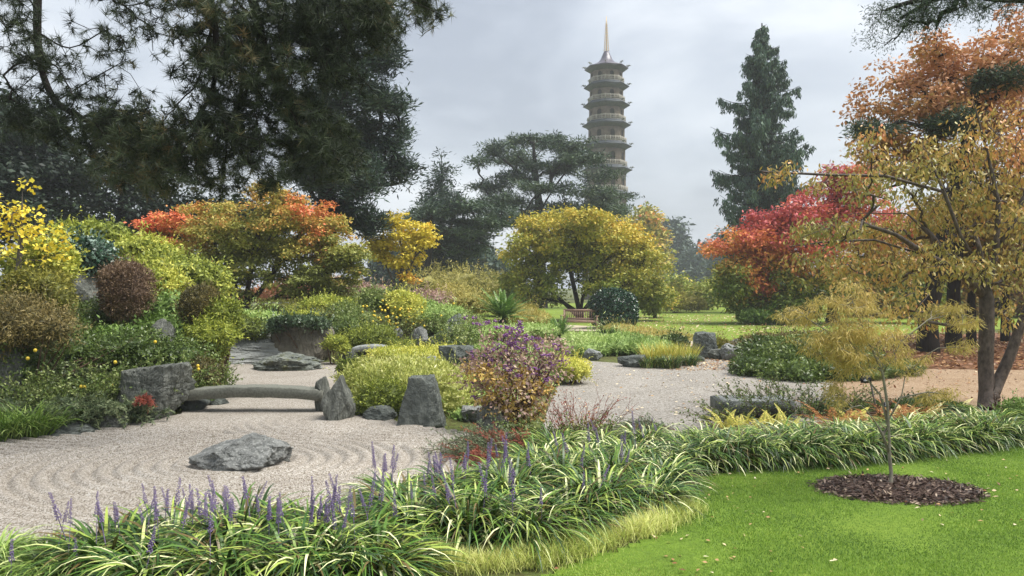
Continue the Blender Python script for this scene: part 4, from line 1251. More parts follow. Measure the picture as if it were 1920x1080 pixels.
lmat('liriope', ['#6b5a36', '#22361a', '#32501f', '#55752c', '#96a54c', '#e4e2ae'], rough=.36, trans=.04)
lmat('liriope_bright', ['#3c5622', '#5b7830', '#849c48', '#c3cc8a'], rough=.38, trans=.12)
lmat('pale_grass', ['#7f9a44', '#a8b65a', '#c9cb78', '#dedc9c'])
lmat('blond', ['#7c7a3a', '#9b934c', '#b8aa62', '#cdbf86'])
lmat('lawn_blade', ['#4c6a28', '#668432', '#82a03e', '#a8b65a'], trans=.35)
lmat('orange', ['#9a9048', '#b89f52', '#ccab64', '#dcc48c'])
lmat('purple_leaf', ['#7d6a58', '#94776a', '#a58a84', '#b8a67e'])
lmat('fern_yellow', ['#8d9a3e', '#b0b04e', '#cdc064', '#d9b36a'])
lmat('fern_orange', ['#6b4426', '#8f5c30', '#b07440', '#c99a60'])
lmat('cream', ['#a99a52', '#cdbf78', '#e3daa4', '#efe8c8'])
lmat('cycad', ['#2c4a22', '#4a6c30', '#718f42', '#a5b85c'], rough=.3)
lmat('ivy', ['#24331f', '#394d30', '#55664a', '#8a957c'], rough=.3)
lmat('fallen', ['#5f3d28', '#8a5e3c', '#b59468', '#dccfb0'])
lmat('twig_red', ['#6d3a30', '#8d4a3a', '#a86a50', '#8d8a4c'])
M['spike'] = solid_mat('flower_spike', lin('#62527a'), lin('#9484ac'), scale=60, rough=.7, bump=.4, bscale=120)
M['berry'] = solid_mat('purple_berry', lin('#6f4078'), lin('#96609f'), scale=9, rough=.35, bump=0, spec=.5)
M['fruit'] = solid_mat('yellow_fruit', lin('#cfae2e'), lin('#e6cd4c'), scale=20, rough=.45, bump=.1)
M['twig'] = solid_mat('twig', lin('#4d3a2c'), lin('#6f5a48'), scale=12, rough=.8, bump=0)
M['twig_red'] = solid_mat('red_twig', lin('#6a3f36'), lin('#8f5a4c'), scale=12, rough=.8, bump=0)
M['twig_green'] = solid_mat('green_twig', lin('#4d5430'), lin('#6b7042'), scale=12, rough=.8, bump=0)

def bush(name, label, ells, lm, n, L, W, seed, tint=.5, var=.17, patch=.15, shell=.10, droop=.1, cat='shrub', base=None, core=.80, bark='twig', shape='leaf', group=None, lump=.16, lf=2.6, outw=.7, sprig=1.0, updir=0.0, upn=.25):
    r = rg(seed)
    el = np.array([E(*e) if len(e) < 7 else e for e in ells], float)
    b = np.array([el[0, 0], el[0, 1], 0.0]) if base is None else np.array(base, float)
    if base is None:
        b[2] = float(hz(b[0], b[1]))
    root = thing(name, label, cat, b, group)
    area = el[:, 3] * el[:, 5] + el[:, 3] * el[:, 4]
    k = r.choice(len(el), n, p=area / area.sum())
    d = unit(r.normal(size=(n, 3)) + np.array([0, -.25, .25]))
    lf_ = lambda dd, kk: 1 + lump * wob(dd * lf + np.asarray(kk)[:, None] * 3.7, 1.6, seed) + lump * .5 * wob(dd * lf + np.asarray(kk)[:, None], 4.5, seed + 1)
    rad = (1 - (1 - r.random(n) ** .5) * shell * 4 * r.random(n)) * lf_(d, k)
    Cn = el[k, :3] + d * rad[:, None] * el[k, 3:]
    nrm = unit(d / el[k, 3:])
    D = unit(nrm * outw + r.normal(size=(n, 3)) * .75 + np.array([0, 0, updir - droop]))
    N = unit(nrm + r.normal(size=(n, 3)) * .5 + np.array([0, 0, upn]))
    t = np.clip(tint + patch * wob(Cn, 2.2 / max(el[:, 3].mean(), .2), seed + 2) + r.normal(size=n) * var, .01, .99)
    ll = L * (.7 + .6 * r.random(n))
    # sprigs that break the outline
    ns = int(min(260, 30 + n / 60) * sprig)
    if ns:
        i = r.choice(n, ns)
        sl = L * (2.2 + 2.2 * r.random(ns)) * (1 if shell > .09 else .4)
        sd_ = unit(nrm[i] + r.normal(size=(ns, 3)) * .45 + np.array([0, 0, .45]))
        q = (np.arange(8) + .5) / 8
        sc_ = (Cn[i][:, None] + sd_[:, None] * (sl[:, None] * q)[..., None]).reshape(-1, 3)
        Cn = np.concatenate([Cn, sc_])
        D = np.concatenate([D, unit(np.repeat(sd_, 8, 0) * .8 + r.normal(size=(ns * 8, 3)) * .7)])
        N = np.concatenate([N, unit(r.normal(size=(ns * 8, 3)) + np.array([0, -.3, .8]))])
        ll = np.concatenate([ll, L * (.5 + .5 * r.random(ns * 8))])
        t = np.concatenate([t, np.clip(np.repeat(t[i], 8) + .08 + r.normal(size=ns * 8) * var * .6, .01, .99)])
    V, Fc, tt = leaf_geo(Cn, D, N, ll, W * ll / L, t, shape)
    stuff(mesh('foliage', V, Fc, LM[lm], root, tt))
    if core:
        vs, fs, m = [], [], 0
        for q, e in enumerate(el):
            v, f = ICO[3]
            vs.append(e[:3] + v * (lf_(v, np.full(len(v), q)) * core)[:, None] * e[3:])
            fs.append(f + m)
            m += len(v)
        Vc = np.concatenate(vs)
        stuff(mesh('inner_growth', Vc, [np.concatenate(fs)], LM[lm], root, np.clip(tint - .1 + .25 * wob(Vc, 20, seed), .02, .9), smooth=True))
    mb = MB()
    for e in el:
        for q in range(4):
            p1 = e[:3] + unit(r.normal(size=3) + np.array([0, 0, .5])) * e[3:] * .85
            p0 = b + np.array([r.normal() * .08, r.normal() * .08, 0])
            mb.tube([p0, (p0 + p1) / 2 + r.normal(size=3) * .06, p1], [.02, .014, .004], 4, cap=False)
    mb.build('stems', M[bark], root)['kind'] = 'stuff'
    return root

def shoots(name, label, base, rx, ry, n, ln, rise, arch, lm, L, W, per, seed, tint=.5, var=.2, bark='twig', cat='shrub', group=None, th=.006, az=None, spread=.35, sub=2, ldroop=.1, lw=.8, shape='leaf'):
    """many thin arching stems with leaves along them"""
    r = rg(seed)
    b = np.array(base, float)
    root = thing(name, label, cat, b, group)
    mb = MB()
    Cs, Ds, Ts = [], [], []
    u = np.linspace(0, 1, 6)[:, None]
    for i in range(n):
        a = r.random() * 2 * PI
        q = r.random() ** .5
        s = b + np.array([rx * q * math.cos(a), ry * q * math.sin(a), 0])
        s[2] = max(float(hz(s[0], s[1])), b[2])
        a2 = a + r.normal() * .5 if az is None else az + r.normal() * spread
        rs = rise * (.7 + .6 * r.random())
        d = unit(np.array([math.cos(a2), math.sin(a2), rs]))
        l_ = ln * (.55 + .6 * r.random())
        ar = arch * (.6 + .8 * r.random())
        path = s + d * l_ * u + np.array([0, 0, -1]) * ar * l_ * u ** 2 + r.normal(size=(6, 3)) * l_ * .018
        mb.tube(path, np.linspace(th, th * .35, 6), 4, cap=False)
        segs = [(path, per)]
        for _ in range(sub):
            k = r.integers(1, 5)
            d2 = unit(d + r.normal(size=3) * .55)
            l2 = l_ * (.2 + .3 * r.random())
            p2 = path[k] + d2 * l2 * u + np.array([0, 0, -1]) * ar * l2 * u ** 2
            mb.tube(p2[::2], np.linspace(th * .6, th * .25, 3), 3, cap=False)
            segs.append((p2, max(2, int(per * .5))))
        tb_ = r.normal() * .12
        for p_, m in segs:
            w_ = .08 + .92 * r.random(m)
            c = np.stack([np.interp(w_, u[:, 0], p_[:, x]) for x in range(3)], 1)
            Cs.append(c)
            dd = unit(p_[-1] - p_[0])
            Ds.append(unit(dd * lw + r.normal(size=(m, 3)) * .7 + np.array([0, 0, -ldroop])))
            Ts.append(tint + tb_ + r.normal(size=m) * var)
    mb.build('stems', M[bark], root, smooth=True)['kind'] = 'stuff'
    if per:
        Cs, Ds, Ts = np.concatenate(Cs), np.concatenate(Ds), np.clip(np.concatenate(Ts), .01, .99)
        m = len(Cs)
        ll = L * (.65 + .7 * r.random(m))
        V, Fc, tt = leaf_geo(Cs, Ds, unit(r.normal(size=(m, 3)) * .6 + np.array([0, -.2, 1])), ll, W * ll / L, Ts, shape)
        stuff(mesh('foliage', V, Fc, LM[lm], root, tt))
    return root

def blade_geo(base, az, ln, th0, th1, wd, seg, tint, r, twist=.5):
    """arching strap leaves as ribbons"""
    n = len(az)
    u = np.linspace(0, 1, seg + 1)
    th = th0[:, None] + (th1 - th0)[:, None] * u[None] ** 1.25
    step = (ln / seg)[:, None]
    hx = np.concatenate([np.zeros((n, 1)), np.cumsum(np.sin(th[:, :-1]) * step, 1)], 1)
    hv = np.concatenate([np.zeros((n, 1)), np.cumsum(np.cos(th[:, :-1]) * step, 1)], 1)
    c, s = np.cos(az)[:, None], np.sin(az)[:, None]
    p = np.stack([base[:, 0:1] + hx * c, base[:, 1:2] + hx * s, base[:, 2:3] + hv], -1)
    side = np.stack([-np.sin(az), np.cos(az), np.zeros(n)], 1) + r.normal(size=(n, 3)) * twist * .35
    side = unit(side)[:, None] * (wd[:, None] * np.interp(u, [0, .15, .6, 1], [.7, 1, .85, .06])[None])[..., None] * .5
    V = np.stack([p - side, p + side], 2).reshape(-1, 3)
    k = (np.arange(n)[:, None] * (seg + 1) + np.arange(seg)[None]).ravel() * 2
    Q = np.stack([k, k + 1, k + 3, k + 2], 1)
    return V, [Q], np.repeat(tint, (seg + 1) * 2)
def tuft(r, n, rad, ln, wd, th0=(.1, .7), th1=(1.1, 2.3), seg=5, tint=.45, var=.22):
    a = r.random(n) * 2 * PI
    q = rad * r.random(n) ** .5
    bs = np.stack([q * np.cos(a), q * np.sin(a), np.zeros(n)], 1)
    az = a + r.normal(size=n) * .55
    return blade_geo(bs, az, ln * (.6 + .5 * r.random(n)), th0[0] + (th0[1] - th0[0]) * r.random(n), th1[0] + (th1[1] - th1[0]) * r.random(n), wd * (.7 + .6 * r.random(n)), seg, np.clip(tint + r.normal(size=n) * var, .01, .99), r)

# ------------------------------------------------------------------ the left bank
bush('layered_acer', 'cascading yellow-green acer dome above the brown clipped bush', [(175, 445, 66, 26, 18), (250, 470, 70, 28, 18), (310, 505, 70, 30, 17.6), (365, 520, 56, 26, 17.6), (230, 500, 80, 36, 18.4), (330, 545, 60, 40, 18), (400, 535, 34, 28, 17.6)], 'gold_green', 24000, .11, .045, 201, tint=.38, patch=.34, droop=.6, lump=.34, cat='tree', core=.72, lf=5, shell=.2)
bush('golden_shrub', 'bright lime-yellow shrub spilling down right of the brown clipped bush', [(305, 530, 34, 24, 16.4), (325, 575, 30, 38, 16.2), (300, 565, 26, 30, 16.2), (335, 545, 26, 20, 16.2)], 'gold_green', 4500, .11, .05, 202, tint=.62, droop=.4, lump=.28)
bush('lime_acer', 'rounded lime-green acer under the yellow tree at the left', [(95, 485, 42, 34, 13.2), (60, 500, 40, 30, 13.4), (110, 505, 28, 22, 13)], 'gold_green', 5200, .09, .045, 203, tint=.52, droop=.4, lump=.26)
bush('glossy_shrub', 'dark glossy-leaved shrub under the layered acer', [(165, 478, 42, 26, 15.4), (190, 490, 20, 16, 15.3)], 'glossy', 2400, .10, .055, 204, tint=.5, var=.28)
bush('clipped_brown_bush', 'rounded clipped reddish-brown bush on the left bank', [(237, 548, 48, 56, 14.2), (234, 524, 42, 32, 14.2)], 'brown', 9000, .055, .02, 205, tint=.45, lump=.09, shell=.12, droop=-.2)
bush('clipped_olive_bush', 'smaller rounded olive-brown bush right of the clipped brown bush', [(378, 575, 40, 38, 14.2)], 'brown_green', 4500, .055, .022, 206, tint=.45, lump=.06, droop=-.2)
bush('golden_conifer', 'mounded gold-green conifer above the pale slab', [(415, 600, 36, 38, 14.2), (432, 590, 20, 26, 14.2), (400, 630, 40, 30, 13.8), (385, 650, 36, 34, 13.8)], 'moss', 8500, .07, .028, 207, tint=.55, droop=.1, lump=.2, lf=4)
bush('olive_juniper', 'rounded olive-green bush under the lime acer', [(70, 535, 54, 32, 12.4), (108, 558, 30, 36, 12.3), (40, 555, 50, 40, 12.4)], 'olive', 5200, .07, .025, 208, tint=.42, lump=.12)
bush('twiggy_brown_shrub', 'wide brown twiggy shrub at the left edge', [(40, 605, 74, 46, 11.4), (100, 615, 44, 36, 11.3), (0, 625, 60, 52, 11.2), (20, 585, 50, 30, 11.6)], 'brown_green', 13000, .07, .014, 209, tint=.55, var=.3, lump=.36, core=.55, shell=.25, lf=4)
bush('dark_bank_shrub', 'dark green leafy bush behind the fruiting quince', [(310, 590, 40, 36, 15), (290, 620, 50, 30, 14.6), (330, 640, 44, 30, 14), (200, 650, 60, 40, 13.4)], 'fresh', 4200, .10, .045, 210, tint=.12, lump=.25)
bush('bank_groundcover', 'dark ground-hugging foliage along the crest of the left bank', [(30, 690, 80, 50, 11.6), (120, 650, 90, 50, 12.6), (250, 660, 80, 40, 12.6), (340, 670, 60, 36, 13), (180, 600, 60, 40, 14.4), (-60, 640, 70, 90, 11)], 'quince', 16000, .06, .028, 211, tint=.3, lump=.25, core=.6, shell=.2)
qz = [(95, 11.2), (175, 11.5), (275, 12.3), (345, 12.6)]
for k, (px_, d) in enumerate(qz):
    q = shoots('quince_shrub', ['upright green quince shoots at the left end of the bank', 'dense green quince left of the slate boulder', 'tall green quince behind the slate boulder', 'leggy quince just above the bridge end'][k], on(px_, d), [.66, .6, .6, .4][k], .4, 170, [1.05, 1.1, 1.05, .9][k], 1.4, .18, 'quince', .046, .024, 30, 220 + k, tint=.52, var=.22, bark='twig_green', group='quince shrubs on the left bank', sub=3, th=.006)
    for fx, fy in {0: [(66, 657), (52, 672)], 1: [(152, 725), (158, 726), (216, 679)], 2: [(291, 641), (212, 722), (216, 724)], 3: [(371, 686), (372, 692)]}[k]:
        c = P(fx, fy, d - .85)
        v, f = ICO[2]
        o = mesh('fruit', v * np.array([.024, .024, .026]) + c, [f], M['fruit'], q, smooth=True)
bush('low_quince', 'small sprawling shrub between the slate boulder and the bridge', [(385, 705, 32, 26, 12.6), (375, 690, 22, 18, 12.6)], 'brown_green', 2200, .05, .022, 226, tint=.35, lump=.3, core=.6)
for k, (px_, py_, n, ln, az) in enumerate([(90, 805, 150, .75, 250), (160, 803, 150, .7, 270), (212, 800, 100, .6, 290), (60, 775, 140, .9, 250), (130, 772, 150, .9, 270), (200, 765, 120, .8, 290)]):
    shoots('feathery_juniper', ['feathery blue-green juniper at the gravel edge, far left', 'feathery juniper spilling onto the flat dark stone', 'feathery juniper against the left side of the slate boulder', 'juniper above the bright strap grass', 'middle juniper under the quince shoots', 'juniper tucked under the quince beside the slate boulder'][k], G(px_, py_) + np.array([0, .30, .12]), .4, .3, n, ln * 1.1, .75, .5, 'juniper', .06, .013, 90, 230 + k, tint=.55, bark='twig', group='feathery junipers', az=R(az), spread=.6, sub=3, th=.005, lw=1.3)
shoots('red_juniper_spray', 'rust-red dead juniper spray hanging over the slate boulder', P(262, 750, 10.75), .08, .04, 15, .34, .5, .5, 'juniper_red', .04, .008, 50, 238, tint=.5, bark='twig_red', az=R(-40), spread=.4)
r = rg(240)
V, Fc, t = tuft(r, 330, .22, .62, .016, th1=(1.3, 2.5), tint=.45)
for k, (px_, py_) in enumerate([(10, 832), (48, 828), (-30, 838)]):
    b = G(px_, py_) + np.array([0, .25, 0])
    g = thing('strap_grass', ['bright green strap grass clump at the left edge', 'bright green strap grass clump next to the flat dark stone', 'strap grass clump cut by the left edge'][k], 'grass', b, 'strap grass at the left edge')
    o = mesh('foliage', V, Fc, LM['liriope_bright'], g, t, rel=False) if k == 0 else inst('foliage', src_, g, rot=(0, 0, k * 2.1))
    src_ = o
    stuff(o)

# ------------------------------------------------------------------ the planted mound in the middle
BT = [
    ('juniper_mat', 'dark juniper mat creeping over the pale slab', [(440, 612, 50, 18, 19.8), (480, 622, 30, 14, 19.6), (410, 606, 36, 16, 20)], 'moss', 4200, .09, .03, .3, {}),
    ('green_bank', 'fresh green tussock bank behind the big boulder', [(480, 598, 60, 12, 21.5), (440, 594, 40, 10, 21.5)], 'fresh', 2600, .12, .03, .55, {}),
    ('ivy', 'ivy trailing over the top of the big boulder', [(560, 602, 46, 8, 19.5), (522, 612, 20, 10, 19.3), (598, 608, 22, 9, 19.5)], 'ivy', 2800, .08, .055, .5, dict(core=.6)),
    ('moss_dome', 'golden moss-green dome on top of the big boulder', [(565, 594, 34, 10, 20.4)], 'moss', 1800, .07, .03, .75, dict(lump=.06)),
    ('golden_dome', 'low golden-olive dome shrub behind the big boulder', [(615, 572, 46, 16, 23.5), (590, 580, 30, 12, 23.2)], 'moss', 3000, .09, .035, .62, {}),
    ('brown_heather', 'brownish spreading shrub beneath the maple', [(600, 596, 60, 20, 22.8), (560, 580, 50, 16, 24), (520, 575, 46, 14, 24)], 'olive', 4200, .09, .03, .35, {}),
    ('small_moss_mound', 'small bright moss-green mound right of the big boulder', [(628, 642, 22, 12, 19.0), (645, 652, 14, 8, 18.9)], 'moss', 1600, .06, .025, .7, {}),
    ('green_dome', 'dense round green dome shrub in the middle mound', [(697, 633, 42, 22, 20.2), (720, 640, 24, 14, 20), (670, 640, 24, 14, 20)], 'moss', 4600, .075, .028, .42, {}),
    ('olive_shrub', 'loose olive shrub left of the green dome', [(650, 615, 34, 26, 21), (640, 590, 34, 22, 22.5), (670, 600, 30, 24, 22)], 'quince', 3600, .09, .035, .5, dict(core=.6, lump=.3)),
    ('lime_shrub', 'lime-yellow shrub below the small yellow acer', [(765, 575, 32, 24, 23), (780, 595, 24, 18, 22.5), (750, 560, 26, 14, 24)], 'gold_green', 3600, .1, .045, .7, {}),
    ('green_shrub', 'fresh green shrub right of the lime shrub', [(815, 600, 40, 22, 22.6), (840, 590, 34, 16, 23), (800, 580, 30, 18, 24)], 'fresh', 3800, .10, .035, .55, {}),
    ('grey_shrub', 'grey-green sparse shrub behind the fruiting shrub', [(720, 565, 40, 22, 24.5), (690, 560, 30, 18, 25)], 'quince', 2600, .1, .04, .6, dict(core=.5, lump=.3)),
    ('rosy_shrub', 'dusty pink-brown shrub at the back of the mound', [(660, 545, 36, 16, 27), (800, 560, 40, 14, 27), (700, 548, 30, 12, 27)], 'purple_leaf', 3000, .11, .04, .6, dict(core=.6, lump=.3)),
    ('blond_shrub', 'tan feathery shrub left of the large cycad', [(870, 565, 46, 24, 30), (840, 550, 40, 20, 31), (905, 575, 30, 20, 29.5)], 'blond', 4200, .13, .03, .35, dict(core=.55, lump=.3)),
    ('blond_grass_bank', 'tan grassy bank between the two cycads', [(985, 590, 30, 18, 30.5), (1010, 600, 26, 12, 30), (960, 600, 30, 12, 29.5)], 'blond', 3000, .16, .02, .45, dict(updir=.8, lump=.2)),
    ('yellow_mat', 'yellow-green ground cover mat left of the flat-topped stone', [(780, 668, 60, 16, 17.2), (730, 664, 40, 12, 17.4), (830, 660, 36, 12, 17.6)], 'gold_green', 5200, .075, .022, .72, dict(patch=.3)),
    ('dark_moss_pad', 'dark moss pad in front of the stone bench slab', [(745, 662, 26, 12, 18.4), (755, 648, 24, 10, 19.4)], 'moss', 2000, .06, .025, .3, {}),
    ('pale_leaf_shrub', 'sparse pale-leaved shrub right of the rounded boulder', [(850, 635, 34, 28, 19.8), (880, 615, 30, 26, 20.4)], 'quince', 2400, .07, .03, .6, dict(core=0, shell=.25, lump=.3)),
    ('green_mat', 'bright green mat at the right of the middle mound', [(930, 625, 60, 14, 24), (1000, 620, 50, 12, 26), (880, 625, 40, 16, 22)], 'fresh', 5200, .11, .03, .6, {}),
    ('variegated_mound', 'large yellow-green variegated mound beside the standing stones', [(770, 728, 112, 54, 12.6), (690, 712, 58, 36, 12.8), (840, 748, 54, 44, 12.1), (720, 745, 60, 40, 12.1)], 'bamboo', 17000, .085, .02, .52, dict(lump=.1, patch=.22, updir=.5, lf=4)),
    ('bed_groundcover', 'low mixed green ground cover spreading behind the berry bush', [(885, 778, 44, 12, 11.6), (930, 745, 60, 14, 12.8), (1000, 722, 44, 12, 14.2), (1020, 702, 40, 10, 15.6), (960, 695, 66, 12, 16.4), (900, 712, 60, 14, 15), (1000, 668, 60, 12, 19), (930, 655, 60, 12, 20.5)], 'fresh', 9000, .07, .022, .42, dict(patch=.3, lump=.25, updir=.3)),
    ('dark_juniper_lobe', 'darker green juniper lobe on the front of the variegated mound', [(722, 746, 44, 36, 11.6), (700, 760, 34, 24, 11.5)], 'moss', 5200, .05, .018, .34, dict(lump=.12)),
    ('box_dome', 'small dark olive dome at the back left of the variegated mound', [(658, 688, 24, 13, 12.9)], 'moss', 1800, .05, .02, .25, {}),
    ('yellow_edge_shrub', 'yellow-green low shrub at the corner of the gravel court', [(1072, 692, 34, 18, 15.6), (1050, 684, 26, 14, 15.9)], 'gold_green', 2600, .075, .022, .75, {}),
    ('court_green_bed', 'fresh green ground cover in front of the bench path', [(1110, 652, 46, 18, 22.4), (1160, 648, 60, 20, 23), (1210, 652, 50, 16, 22.6), (1090, 640, 40, 16, 24), (1140, 636, 50, 10, 26)], 'fresh', 9000, .12, .028, .6, dict(updir=.4, patch=.25)),
    ('dark_tuft_mound', 'dark green tussock mound near the bench path', [(1140, 636, 28, 12, 25)], 'liriope', 1600, .2, .02, .4, dict(updir=.4)),
    ('blond_hedge', 'tan grassy low hedge running before the clipped dark bush', [(1160, 620, 30, 11, 33.8), (1200, 625, 36, 10, 32), (1245, 631, 34, 9, 30), (1280, 636, 24, 8, 28.6)], 'blond', 5200, .14, .022, .6, dict(updir=.6)),
    ('clipped_camellia', 'big clipped dark green camellia beside the bench', [(1150, 576, 45, 34, 37), (1150, 592, 45, 26, 37)], 'camellia', 9000, .12, .07, .42, dict(lump=.04, var=.22, shell=.06)),
    ('dark_pad', 'small dark green shrub behind the dark blocky boulder', [(1262, 640, 26, 12, 24.6)], 'quince', 1500, .09, .04, .2, {}),
    ('boulder_green', 'green tuft between the lawn-edge stones', [(1350, 646, 18, 10, 24)], 'olive', 900, .1, .03, .5, {}),
    ('spreading_shrub', 'broad low dark green shrub bed right of the gravel court', [(1450, 668, 70, 38, 18.2), (1520, 672, 70, 40, 17.6), (1590, 672, 60, 36, 18.2), (1420, 690, 50, 24, 17.2), (1490, 700, 60, 24, 16.4), (1560, 700, 46, 20, 16.4)], 'quince', 13000, .085, .045, .34, dict(lump=.2, patch=.25)),
    ('rosy_bed', 'faded brown-pink flower bed above the dark green shrub bed', [(1440, 640, 60, 12, 22), (1510, 638, 60, 14, 21), (1580, 640, 50, 14, 20.5), (1390, 650, 26, 8, 22.5)], 'brown_green', 5200, .11, .03, .6, dict(var=.28, core=.6, lump=.25)),
    ('clipped_low_hedge', 'low clipped green hedge pad beside the tan path', [(1690, 690, 40, 16, 17.2), (1650, 694, 40, 14, 16.8), (1620, 700, 40, 14, 16.4)], 'quince', 6500, .05, .012, .42, dict(lump=.04, updir=.3)),
    ('under_rhododendron', 'dark green rhododendron under the red tree', [(1420, 592, 34, 13, 41), (1460, 595, 30, 12, 41), (1490, 596, 26, 11, 41)], 'fresh', 3600, .2, .08, .15, {}),
    ('fern_bed_shrub', 'dark low shrubs behind the orange ferns', [(1560, 770, 50, 18, 11.8), (1720, 765, 50, 20, 11.6), (1640, 770, 50, 16, 11.9), (1780, 768, 40, 16, 11.2)], 'quince', 4600, .045, .022, .22, {}),
    ('edge_shrub', 'small round green shrub at the right edge behind the strap leaves', [(1915, 775, 36, 26, 11.2), (1930, 790, 30, 20, 11.0)], 'fresh', 2600, .05, .025, .25, {}),
    ('far_hedge_shrub', 'hazy pale shrub at the far end of the lawn beside the yellow tree', [(1262, 562, 26, 16, 60), (1300, 570, 20, 10, 62)], 'blond', 2200, .3, .12, .3, {}),
    ('coral_acer', 'pinkish-orange acer glimpsed behind the stems of the maple', [(560, 545, 70, 26, 34), (640, 545, 40, 24, 35), (500, 560, 60, 20, 34), (400, 560, 60, 24, 34)], 'coral', 5200, .16, .07, .5, dict(core=.6, lump=.3)),
    ('far_low_shrub', 'hazy tan scrub under the dark conifer at the left', [(860, 530, 60, 30, 50), (920, 540, 50, 26, 52), (800, 535, 40, 24, 48)], 'blond', 4600, .26, .05, .2, dict(core=.5, lump=.35)),
]
for k, (nm, lb, el, lm, n, L, W, tn, kw) in enumerate(BT):
    bush(nm, lb, el, lm, int(n), L, W, 300 + k, tint=tn, **kw)

# fruiting shrub with many small yellow fruits
q = shoots('fruiting_shrub', 'brown-stemmed shrub dotted with small yellow fruits in the middle mound', on(735, 22), 1.0, .5, 110, 1.15, 1.0, .25, 'quince', .06, .03, 14, 340, tint=.55, bark='twig', sub=3)
r = rg(341)
v, f = ICO[1]
src_ = None
for k in range(70):
    c = P(738 + r.normal() * 34, 598 + r.normal() * 18, 21.2 + r.random() * .6)
    if src_ is None:
        src_ = mesh('fruit', v * .035, [f], M['fruit'], q, smooth=True, rel=False)
        o = src_
    else:
        o = inst('fruit', src_, q)
    o.location = Vector([float(x) for x in c]) - q.location

# cycads and ferns: fronds are parts
def frond(ln, nleaf, lw, ww, curve, mat, name, parent, r, taper=(.5, 1, .15), ang=.95, rad=.008):
    u = np.linspace(0, 1, 9)
    th = .15 + curve * u ** 1.3
    st = ln / 8
    x = np.concatenate([[0], np.cumsum(np.sin(th[:-1]) * st)])
    z = np.concatenate([[0], np.cumsum(np.cos(th[:-1]) * st)])
    sp_ = np.stack([x, 0 * x, z], 1)
    tv, tq, _ = tube(sp_, np.linspace(rad, rad * .3, 9), 4, False)
    w_ = np.linspace(.12, 1, nleaf)
    pos = np.stack([np.interp(w_, u, sp_[:, k]) for k in range(3)], 1)
    tang = np.stack([np.interp(w_, u, np.gradient(sp_[:, k])) for k in range(3)], 1)
    tang = unit(tang)
    Vs, ts = [], []
    for sd_ in (-1, 1):
        D = unit(tang * math.cos(ang) + np.array([0, sd_, 0]) * math.sin(ang) + r.normal(size=(nleaf, 3)) * .06 + np.cross(tang, [0, 1, 0]) * -.18)
        N = unit(np.cross(tang, np.array([0, 1.0, 0])) * -1 + r.normal(size=(nleaf, 3)) * .1)
        ll = lw * np.interp(w_, [0, .4, 1], taper)
        V, Fc, t = leaf_geo(pos, D, N, ll, ww, np.clip(.5 + r.normal(size=nleaf) * .16, 0, 1), 'leaf', .05)
        Vs.append(V)
        ts.append(t)
    V = np.concatenate([tv] + Vs)
    n0, n1 = len(tv), len(Vs[0])
    Q = np.concatenate([tq, np.arange(n1).reshape(-1, 4) + n0, np.arange(n1).reshape(-1, 4) + n0 + n1])
    return mesh(name, V, [Q], mat, parent, np.concatenate([np.full(n0, .35)] + ts), rel=False)
def frond_plant(name, label, base, ln, nfr, mat, seed, cat, tilt=(.1, 1.1), nleaf=26, lw=.18, ww=.02, curve=1.2, stem=None, group=None, **kw):
    r = rg(seed)
    root = thing(name, label, cat, base, group)
    z = 0
    if stem:
        MB().tube([(0, 0, -.05), (0, 0, stem[1] * .5), (0, 0, stem[1])], [stem[0] * 1.1, stem[0], stem[0] * .8], 10).build('trunk', M['bark'], root, rel=False)
        z = stem[1]
    srcs = [frond(ln * (.9 + .2 * r.random()), nleaf, lw, ww, curve * (.8 + .4 * r.random()), mat, 'frond', root, r, **kw) for _ in range(3)]
    for i in range(nfr):
        o = srcs[i] if i < 3 else inst('frond', srcs[i % 3], root)
        q = (i + .5) / nfr
        o.location = (0, 0, z)
        o.rotation_mode = 'XYZ'
        o.rotation_euler = (r.normal() * .08, tilt[0] + (tilt[1] - tilt[0]) * q + r.normal() * .06, i * 2.4 + r.normal() * .2)
        s = .85 + .3 * r.random()
        o.scale = (s, s, s)
    return root
frond_plant('cycad', 'large bright cycad with upright fronds left of the bench', on(942, 28), 1.2, 54, LM['cycad'], 350, 'cycad', tilt=(.05, 1.2), nleaf=44, lw=.22, ww=.026, curve=.6, stem=(.16, .2), group='cycads', ang=.8)
frond_plant('cycad', 'smaller dark cycad in front of the bench', on(1048, 26.5), .74, 42, LM['cycad'], 351, 'cycad', tilt=(.05, 1.0), nleaf=36, lw=.15, ww=.018, curve=.5, stem=(.14, .14), group='cycads', ang=.8)
FL = ['yellow fern left of the stone slab bench', 'yellow fern in front of the stone slab bench', 'tall yellow fern before the middle of the slab bench', 'yellow fern at the right end of the slab bench', 'amber fern beside the row of strap leaves']
for k, (px_, py_) in enumerate([(1362, 812), (1392, 814), (1425, 815), (1455, 814), (1480, 815)]):
    frond_plant('fern', FL[k], G(px_, py_), .40, 11, LM['fern_yellow'], 360 + k, 'fern', tilt=(.05, .9), nleaf=22, lw=.075, ww=.013, curve=.9, group='yellow ferns', rad=.004)
FL = ['orange-brown fern left of the small sign', 'collapsed rusty fern under the lace acer', 'rusty fern behind the acer stem', 'brown fern mound behind the strap leaves', 'rust-coloured fern right of the acer stem']
for k, (px_, py_) in enumerate([(1560, 815), (1590, 812), (1640, 810), (1680, 808), (1715, 800)]):
    frond_plant('fern', FL[k], G(px_, py_), .56, 24, LM['fern_orange'], 370 + k, 'fern', tilt=(.15, 1.2), nleaf=22, lw=.085, ww=.014, curve=1.3, group='rusty ferns', rad=.004)
FL = ['pale yellow fern beside the sign post', 'cream-leaved plant right of the acer stem', 'cream-leaved plant behind the strap leaves', 'tall cream-leaved plant left of the cherry trunk', 'yellow fern before the low dark shrubs']
